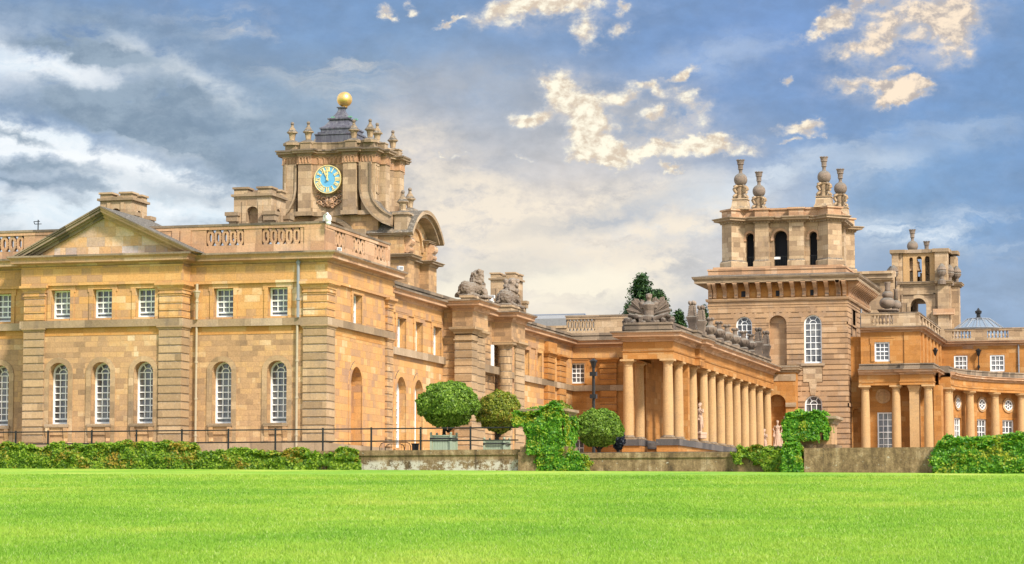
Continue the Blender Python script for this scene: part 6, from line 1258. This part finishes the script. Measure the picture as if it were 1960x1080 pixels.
# ================================================================== ground
def sheet(name, pts, faces, mat, kind='structure'):
    me = bpy.data.meshes.new(name); me.from_pydata(pts, [], faces); me.materials.append(mat); o = link(bpy.data.objects.new(name, me)); o['kind'] = kind; return o
xs = [-3000, -300] + list(range(-100, 101, 10)) + [300, 3000]; ys_ = [-900, -200, -50, 0, 20, 40, 60, 80, 100, 116.2]
pts = [(x, y, lawn_z(max(-120, min(120, x)), max(y, -60))) for y in ys_ for x in xs]; n = len(xs)
sheet('lawn', pts, [(j * n + i, j * n + i + 1, (j + 1) * n + i + 1, (j + 1) * n + i) for j in range(len(ys_) - 1) for i in range(n - 1)], grassmat('lawn_grass', False))
sheet('courtyard', [(-4000, 116.3, -.27), (4000, 116.3, -.27), (4000, 5000, -.27), (-4000, 5000, -.27)], [(0, 1, 2, 3)], GRAVEL)
n = 330000; D = 31 * (105 / 31) ** RNG.uniform(0, 1, n); R = RNG.uniform(-.212, .212, n) * D
x = -D * _s + R * _c; y = D * _c + R * _s; ok_ = y < 115.2; x, y, D = x[ok_], y[ok_], D[ok_]; n = len(x); z = lawn_zv(x, y)
cl = np.array([mnoise.noise((a * .8, b * .8, 0)) for a, b in zip(x, y)]); h = (.045 + .02 * cl) * RNG.uniform(.6, 1.4, n) * (D / 40) ** .35; wd = .011 * (D / 40) ** .8; a = RNG.uniform(0, 2 * PI, n); ln = RNG.normal(0, .55, (n, 2)) * h[:, None]
V = np.zeros((n, 3, 3)); V[:, 0] = np.stack([x - wd * np.cos(a), y - wd * np.sin(a), z], 1); V[:, 1] = np.stack([x + wd * np.cos(a), y + wd * np.sin(a), z], 1); V[:, 2] = np.stack([x + ln[:, 0], y + ln[:, 1], z + h], 1)
me = bpy.data.meshes.new('grass'); me.vertices.add(n * 3); me.vertices.foreach_set('co', V.astype(np.float32).ravel()); me.loops.add(n * 3); me.loops.foreach_set('vertex_index', np.arange(n * 3, dtype=np.int32)); me.polygons.add(n); me.polygons.foreach_set('loop_start', (np.arange(n) * 3).astype(np.int32)); me.update(calc_edges=True)
me.materials.append(grassmat('grass_blade', True)); go = link(bpy.data.objects.new('grass', me)); tag(go, 'short bright green mown grass covering the lawn', 'grass', kind='stuff')
SKYK, SUNE, SUNA, EXPO = 4.35, 2.4, 8, 1.3

# ================================================================== sky and light
SUN_EL, SUN_AZ = math.radians(42), math.radians(128)              # azimuth from +y towards +x
wd_ = bpy.data.worlds.new('World'); S.world = wd_; wd_.use_nodes = True; nt = wd_.node_tree; q = NT(nt); bg = nt.nodes['Background']
sky = q.n('ShaderNodeTexSky', sky_type='NISHITA'); sky.sun_disc = False; sky.sun_elevation = SUN_EL; sky.sun_rotation = SUN_AZ; sky.air_density = 1.0; sky.dust_density = 1.5
tc = q.n('ShaderNodeTexCoord'); sp = q.n('ShaderNodeSeparateXYZ'); nt.links.new(tc.outputs['Generated'], sp.inputs[0]); dx, dy, dz = sp.outputs
az = q.math('MULTIPLY', q.math('ADD', q.math('ARCTAN2', dx, dy), TH), 180 / PI); el = q.math('MULTIPLY', q.math('ARCSINE', dz), 180 / PI)
def P(u, v):
    d = ray(u, v); L = math.sqrt(sum(k * k for k in d)); return math.degrees(math.atan2(d[0], d[1]) + TH), math.degrees(math.asin(d[2] / L))
pv = q.comb(az, el, 0)
def blob(u, v, ru, rv, rot, xy, acc=None):                                # soft elliptical mask about a direction of the sky
    ca, ce = P(u, v); m_ = q.n('ShaderNodeMapping', vector_type='TEXTURE'); nt.links.new(q.comb(xy[0], xy[1], acc if acc is not None else 0.0), m_.inputs[0]); m_.inputs['Location'].default_value = (ca, ce, 0); m_.inputs['Rotation'].default_value = (0, 0, math.radians(rot)); m_.inputs['Scale'].default_value = (ru * 22.4 / 1960, rv * 22.4 / 1960, 1e7)
    l_ = q.n('ShaderNodeVectorMath', operation='LENGTH'); nt.links.new(m_.outputs[0], l_.inputs[0]); return q.step(l_.outputs['Value'], 1.85, 0)
class Lazy:                                                      # a mask not built until it is summed, so that few are alive at once
    def __init__(s, f, k=1.0): s.f = f; s.k = k
    def now(s, acc=None): return q.math('MULTIPLY', s.f(None), s.k) if acc is None else q.math('MULTIPLY_ADD', s.f(acc), s.k, acc)
def addm(*xs):
    r = None
    for k in xs: r = k.now(r)
    return r
def sc(x, k): return Lazy(x.f, x.k * k) if isinstance(x, Lazy) else q.math('MULTIPLY', x, k)
def lin(r, g, b): return tuple(((k / 255 + .055) / 1.055) ** 2.4 if k > 10 else k / 3300 for k in (r, g, b))
# broad tone of the air
def mk(amp_a, amp_e, scale, seed):
    n_ = q.n('ShaderNodeTexNoise'); nt.links.new(q.comb(az, q.math('MULTIPLY', el, 1.3), seed), n_.inputs['Vector']); n_.inputs['Scale'].default_value = scale; n_.inputs['Detail'].default_value = 7; n_.inputs['Roughness'].default_value = .62
    s_ = q.n('ShaderNodeSeparateColor'); nt.links.new(n_.outputs['Color'], s_.inputs[0])
    return q.math('MULTIPLY_ADD', q.math('SUBTRACT', s_.outputs[0], .5), amp_a, az), q.math('MULTIPLY_ADD', q.math('SUBTRACT', s_.outputs[1], .5), amp_e, el)
gv = mk(3.2, 2.2, .35, 1.7)                                    # broad, soft
mv = mk(2.2, 1.0, .8, 5.1)                                    # streaks
cv_ = mk(1.0, .8, 1.6, 9.3)                                  # cumulus
def G(u, v, ru, rv, rot=0): return blob(u, v, ru, rv, rot, gv)
def B5(u, v, ru, rv, rot=0): return Lazy(lambda acc: blob(u, v, ru, rv, rot, mv, acc))
def C5(u, v, ru, rv, rot=0): return Lazy(lambda acc: blob(u, v, ru, rv, rot, cv_, acc))
mp = q.n('ShaderNodeMapping'); nt.links.new(q.comb(mv[0], mv[1], 0), mp.inputs[0]); mp.inputs['Rotation'].default_value = (0, 0, math.radians(14)); mp.inputs['Scale'].default_value = (.26, .95, 1)
s1 = q.noise(mp.outputs[0], 1.0, 9, .64, .3); s2 = q.noise(q.comb(az, q.math('MULTIPLY', el, 1.8), 7.7), .75, 9, .62, .2); s3 = q.noise(q.comb(az, q.math('MULTIPLY', el, 1.5), 2.2), 1.9, 7, .66, .2)
tex = lambda k: q.math('MULTIPLY_ADD', q.math('SUBTRACT', s3, .5), k, 1.0)
c = q.mix(q.step(el, 3, 11.5), lin(150, 168, 190), lin(98, 138, 188))
c = q.mix(G(1900, 260, 380, 380), c, lin(96, 140, 192)); c = q.mix(sc(G(1450, 60, 380, 150), .85), c, lin(98, 138, 196)); c = q.mix(sc(G(800, 40, 420, 110), .85), c, lin(96, 136, 184)); c = q.mix(sc(G(600, 230, 330, 130), .85), c, lin(134, 158, 180)); c = q.mix(sc(G(1700, 420, 200, 120), .5), c, lin(118, 160, 200))
c = q.mix(sc(G(1930, 560, 240, 90), .85), c, lin(134, 160, 194)); c = q.mix(G(60, 520, 600, 170), c, lin(202, 212, 219)); c = q.mix(sc(G(1000, 260, 260, 150), .75), c, lin(150, 162, 180))
c = q.mix(sc(G(1110, 490, 360, 190), .95), c, lin(236, 219, 199)); c = q.mix(sc(G(800, 290, 110, 110), .75), c, lin(212, 200, 190)); c = q.mix(sc(G(1330, 520, 160, 90), .6), c, lin(208, 206, 206))
mo = q.math('MULTIPLY_ADD', q.math('SUBTRACT', q.math('ADD', s2, sc(q.math('SUBTRACT', s3, .5), .4)), .5), .8, .97); c = q.mix(1.0, c, q.comb(mo, mo, mo), 'MULTIPLY')
# luminous gaps and thin cloud, slanting down to the right
wl = q.math('MULTIPLY', addm(B5(90, 130, 240, 60, -8), B5(60, 260, 200, 26, -12), B5(300, 262, 130, 22, -20), sc(B5(330, 140, 170, 26, -28), .8), sc(B5(200, 330, 420, 36, -16), 1.1), sc(B5(420, 372, 150, 18, -20), .9), sc(B5(80, 400, 360, 36, -2), 1.1), sc(B5(420, 205, 90, 20, -10), .6)), q.step(s2, .30, .56), clamp=True)
c = q.mix(sc(wl, 1.0), c, q.mix(q.step(s1, .3, .6), lin(214, 230, 241), lin(250, 252, 253)))
wr = q.math('MULTIPLY', addm(sc(B5(1830, 450, 210, 36, -3), .9), sc(B5(1720, 440, 80, 22, -6), .7), sc(B5(1370, 440, 180, 60, 8), .8), sc(B5(1240, 375, 220, 34, 12), .6), sc(B5(1520, 320, 160, 26, 20), .6), sc(B5(1080, 500, 260, 40, 4), .8), sc(B5(1680, 320, 80, 30, 10), .6), sc(B5(520, 100, 260, 40, -24), .55), sc(B5(640, 120, 120, 16, -10), .5), sc(B5(1130, 440, 220, 24, 10), .7), sc(B5(1380, 110, 120, 30, 10), .35), sc(B5(1850, 250, 120, 30), .3)), q.step(s1, .40, .62), clamp=True)
c = q.mix(sc(wr, .92), c, q.mix(q.step(az, -1, 5), lin(255, 243, 222), lin(220, 230, 240)))
cs_ = q.math('MULTIPLY', addm(B5(1010, 430, 180, 70, 8), B5(1150, 400, 200, 36, 12), B5(880, 380, 90, 60, 20), B5(1260, 480, 160, 60, 6), B5(1080, 540, 260, 60, 2), sc(B5(800, 300, 70, 60, 40), .8), sc(B5(1330, 420, 110, 26, 8), .7)), q.step(q.math('ADD', sc(s1, .65), sc(s3, .35)), .38, .60), clamp=True)
c = q.mix(sc(cs_, .92), c, lin(250, 233, 208))
glow = sc(q.math('MULTIPLY', addm(B5(1030, 560, 190, 46, 4), sc(B5(870, 560, 80, 50), .9), sc(B5(1110, 545, 120, 26, -6), .7)), q.step(s1, .25, .55), clamp=True), .95); c = q.mix(glow, c, lin(255, 243, 218))
# grey undersides
dk = q.math('MULTIPLY', addm(B5(130, 198, 150, 34, -3), B5(260, 225, 130, 30, -16), sc(B5(480, 250, 240, 52, -16), .85), sc(B5(300, 178, 70, 20, -4), .9), sc(B5(420, 312, 240, 24, -22), .85), sc(B5(70, 322, 130, 13, -8), 1.0), sc(B5(20, 255, 60, 8, -20), .9), sc(B5(580, 380, 130, 34, -6), .6), sc(B5(130, 92, 90, 16, -8), .9), sc(B5(230, 112, 110, 22, -14), .85), sc(B5(420, 110, 230, 50, -16), .55), sc(B5(60, 30, 260, 40), .6), sc(B5(150, 356, 100, 7, -6), .9), sc(B5(40, 345, 70, 8, -10), .8), sc(B5(360, 372, 90, 20, -12), .6)), q.step(s2, .24, .46), clamp=True)
c = q.mix(sc(dk, .97), c, q.mix(q.step(q.math('ADD', s1, sc(q.math('SUBTRACT', s3, .5), .5)), .34, .66), lin(100, 124, 148), lin(138, 158, 177)))
dk2 = q.math('MULTIPLY', addm(sc(B5(1200, 410, 160, 26, 14), .7), sc(B5(1500, 590, 250, 30), .5), sc(B5(1780, 500, 240, 22, -3), .6), sc(B5(960, 520, 140, 26, 8), .7), sc(B5(1240, 215, 110, 50), .8), sc(B5(1100, 430, 140, 16, 8), .5), sc(B5(1330, 470, 120, 22, 6), .5), sc(B5(960, 150, 160, 40), .5)), q.step(s1, .36, .58), clamp=True)
c = q.mix(sc(dk2, .72), c, q.mix(q.step(az, -1, 4), lin(176, 173, 172), lin(138, 158, 186)))
ub = q.math('MULTIPLY', addm(C5(1200, 235, 130, 60, -8), sc(C5(1090, 190, 70, 50), .7), sc(C5(1300, 210, 70, 50), .6), sc(C5(1740, 60, 150, 60, 20), .8), sc(C5(1060, 25, 140, 30), .6), sc(C5(1690, 170, 100, 30), .5)), q.step(s3, .30, .62), clamp=True)
c = q.mix(sc(ub, .62), c, q.mix(q.step(s2, .35, .62), lin(170, 168, 170), lin(222, 208, 192)))
c = q.mix(.13, c, lin(186, 192, 198))
# bright cumulus
n8 = q.noise(q.comb(az, q.math('MULTIPLY', el, 1.3), 3.3), 1.7, 10, .62, .2); nb = q.noise(q.comb(q.math('ADD', az, -.10), q.math('MULTIPLY', q.math('ADD', el, .10), 1.3), 3.3), 1.7, 10, .62, .2)
fl = addm(C5(1062, 170, 26, 30), sc(C5(1020, 226, 46, 16, 6), 1.0), C5(1110, 200, 60, 26, -30), sc(C5(1120, 255, 40, 44, -20), 1.1), sc(C5(1160, 295, 60, 24, -10), 1.15), sc(C5(1260, 285, 95, 20, 6), 1.1), sc(C5(1370, 275, 62, 17, -8), 1.0), sc(C5(1180, 190, 40, 14, -10), .7),
          sc(C5(1245, 172, 36, 11, -12), .75), sc(C5(1255, 215, 26, 14), .8), sc(C5(1315, 190, 22, 18, -30), .85), sc(C5(1345, 212, 26, 14, 40), .75), sc(C5(1312, 141, 30, 9, 22), .85), sc(C5(1288, 245, 26, 12), .7),
          sc(C5(1000, 14, 86, 22, 16), 1.2), sc(C5(1100, 10, 40, 16, 10), 1.1), sc(C5(1124, 56, 22, 34), 1.0), sc(C5(1184, 58, 24, 17), .9), sc(C5(1187, 8, 14, 10), .7),
          sc(C5(1710, 40, 80, 34, 40), .85), sc(C5(1830, 48, 40, 62, -24), .95), sc(C5(1790, 30, 40, 30, 40), .75), sc(C5(1580, 55, 56, 12, 18), .8), sc(C5(1625, 20, 60, 16, 30), .7), sc(C5(1660, 90, 70, 12, 8), .75), sc(C5(1690, 160, 80, 13, -4), 1.1), sc(C5(1730, 190, 42, 10, 8), 1.0), sc(C5(1705, 175, 26, 22), .9), sc(C5(1718, 132, 28, 8), .8), sc(C5(1760, 158, 20, 8, -10), .7),
          sc(C5(738, 24, 12, 14), .8), sc(C5(748, 40, 14, 8), .8), sc(C5(858, 43, 26, 5, 24), .75), sc(C5(780, 15, 10, 8), .55), sc(C5(1530, 245, 40, 9), .9), sc(C5(1290, 323, 34, 6), .9), sc(C5(1505, 158, 10, 6), .75), sc(C5(868, 297, 24, 6), .75), sc(C5(1000, 300, 28, 7, -25), .7), sc(C5(1510, 270, 18, 5), .75), sc(C5(1575, 258, 14, 4), .6), sc(C5(905, 328, 14, 4), .6))
den = q.math('ADD', fl, q.math('MULTIPLY', sc(q.math('SUBTRACT', n8, .5), 2.7), q.math('MULTIPLY_ADD', fl, 2.6, .12, clamp=True))); cm = q.step(den, .22, 1.02)
lit = q.step(q.math('ADD', q.math('SUBTRACT', n8, nb), q.math('ADD', sc(den, .05), sc(q.math('SUBTRACT', s3, .5), .35))), -.07, .17)
cc = q.mix(lit, q.mix(q.step(az, 5, 8), lin(214, 194, 170), lin(184, 172, 164)), q.mix(q.step(az, 5, 8), lin(255, 246, 222), lin(250, 228, 200)))
halo = q.math('MULTIPLY', q.step(den, -.05, .5), .55); c = q.mix(q.math('MULTIPLY', halo, q.step(q.math('ABSOLUTE', az), 16, 12)), c, lin(196, 196, 200))
c = q.mix(q.math('MULTIPLY', cm, q.step(q.math('ABSOLUTE', az), 16, 12)), c, cc)
# unseen rest of the dome: broken cloud, made brighter than the visible sky for fill
an = q.noise(tc.outputs['Generated'], 3.0, 6, .6); amb = q.mix(q.step(an, .38, .62), (.62, .78, 1.05), (1.5, 1.5, 1.5))
infr = q.math('MULTIPLY', q.step(q.math('ABSOLUTE', az), 20, 13), q.step(el, 17, 12.6)); c = q.mix(infr, amb, c)
sk = q.n('ShaderNodeVectorMath', operation='SCALE'); nt.links.new(c, sk.inputs[0]); sk.inputs['Scale'].default_value = SKYK
fin = q.mix(.95, sky.outputs[0], sk.outputs[0]); nt.links.new(fin, bg.inputs['Color']); bg.inputs['Strength'].default_value = .1
sun_d = bpy.data.lights.new('sun', 'SUN'); sun = link(bpy.data.objects.new('sun', sun_d)); sun_d.energy = SUNE; sun_d.angle = math.radians(SUNA); sun_d.color = (1, .93, .82)
sd = Vector((math.sin(SUN_AZ) * math.cos(SUN_EL), math.cos(SUN_AZ) * math.cos(SUN_EL), math.sin(SUN_EL))); sun.rotation_euler = sd.to_track_quat('Z', 'Y').to_euler(); sun.location = (60, -40, 80)
S.view_settings.view_transform = 'Standard'; S.view_settings.look = 'None'; S.view_settings.gamma = 1; S.view_settings.use_curve_mapping = False; S.view_settings.exposure = EXPO
S.cycles.max_bounces = 6; S.cycles.diffuse_bounces = 3; S.cycles.glossy_bounces = 2; S.cycles.transmission_bounces = 2; S.cycles.transparent_max_bounces = 4; S.cycles.use_denoising = True
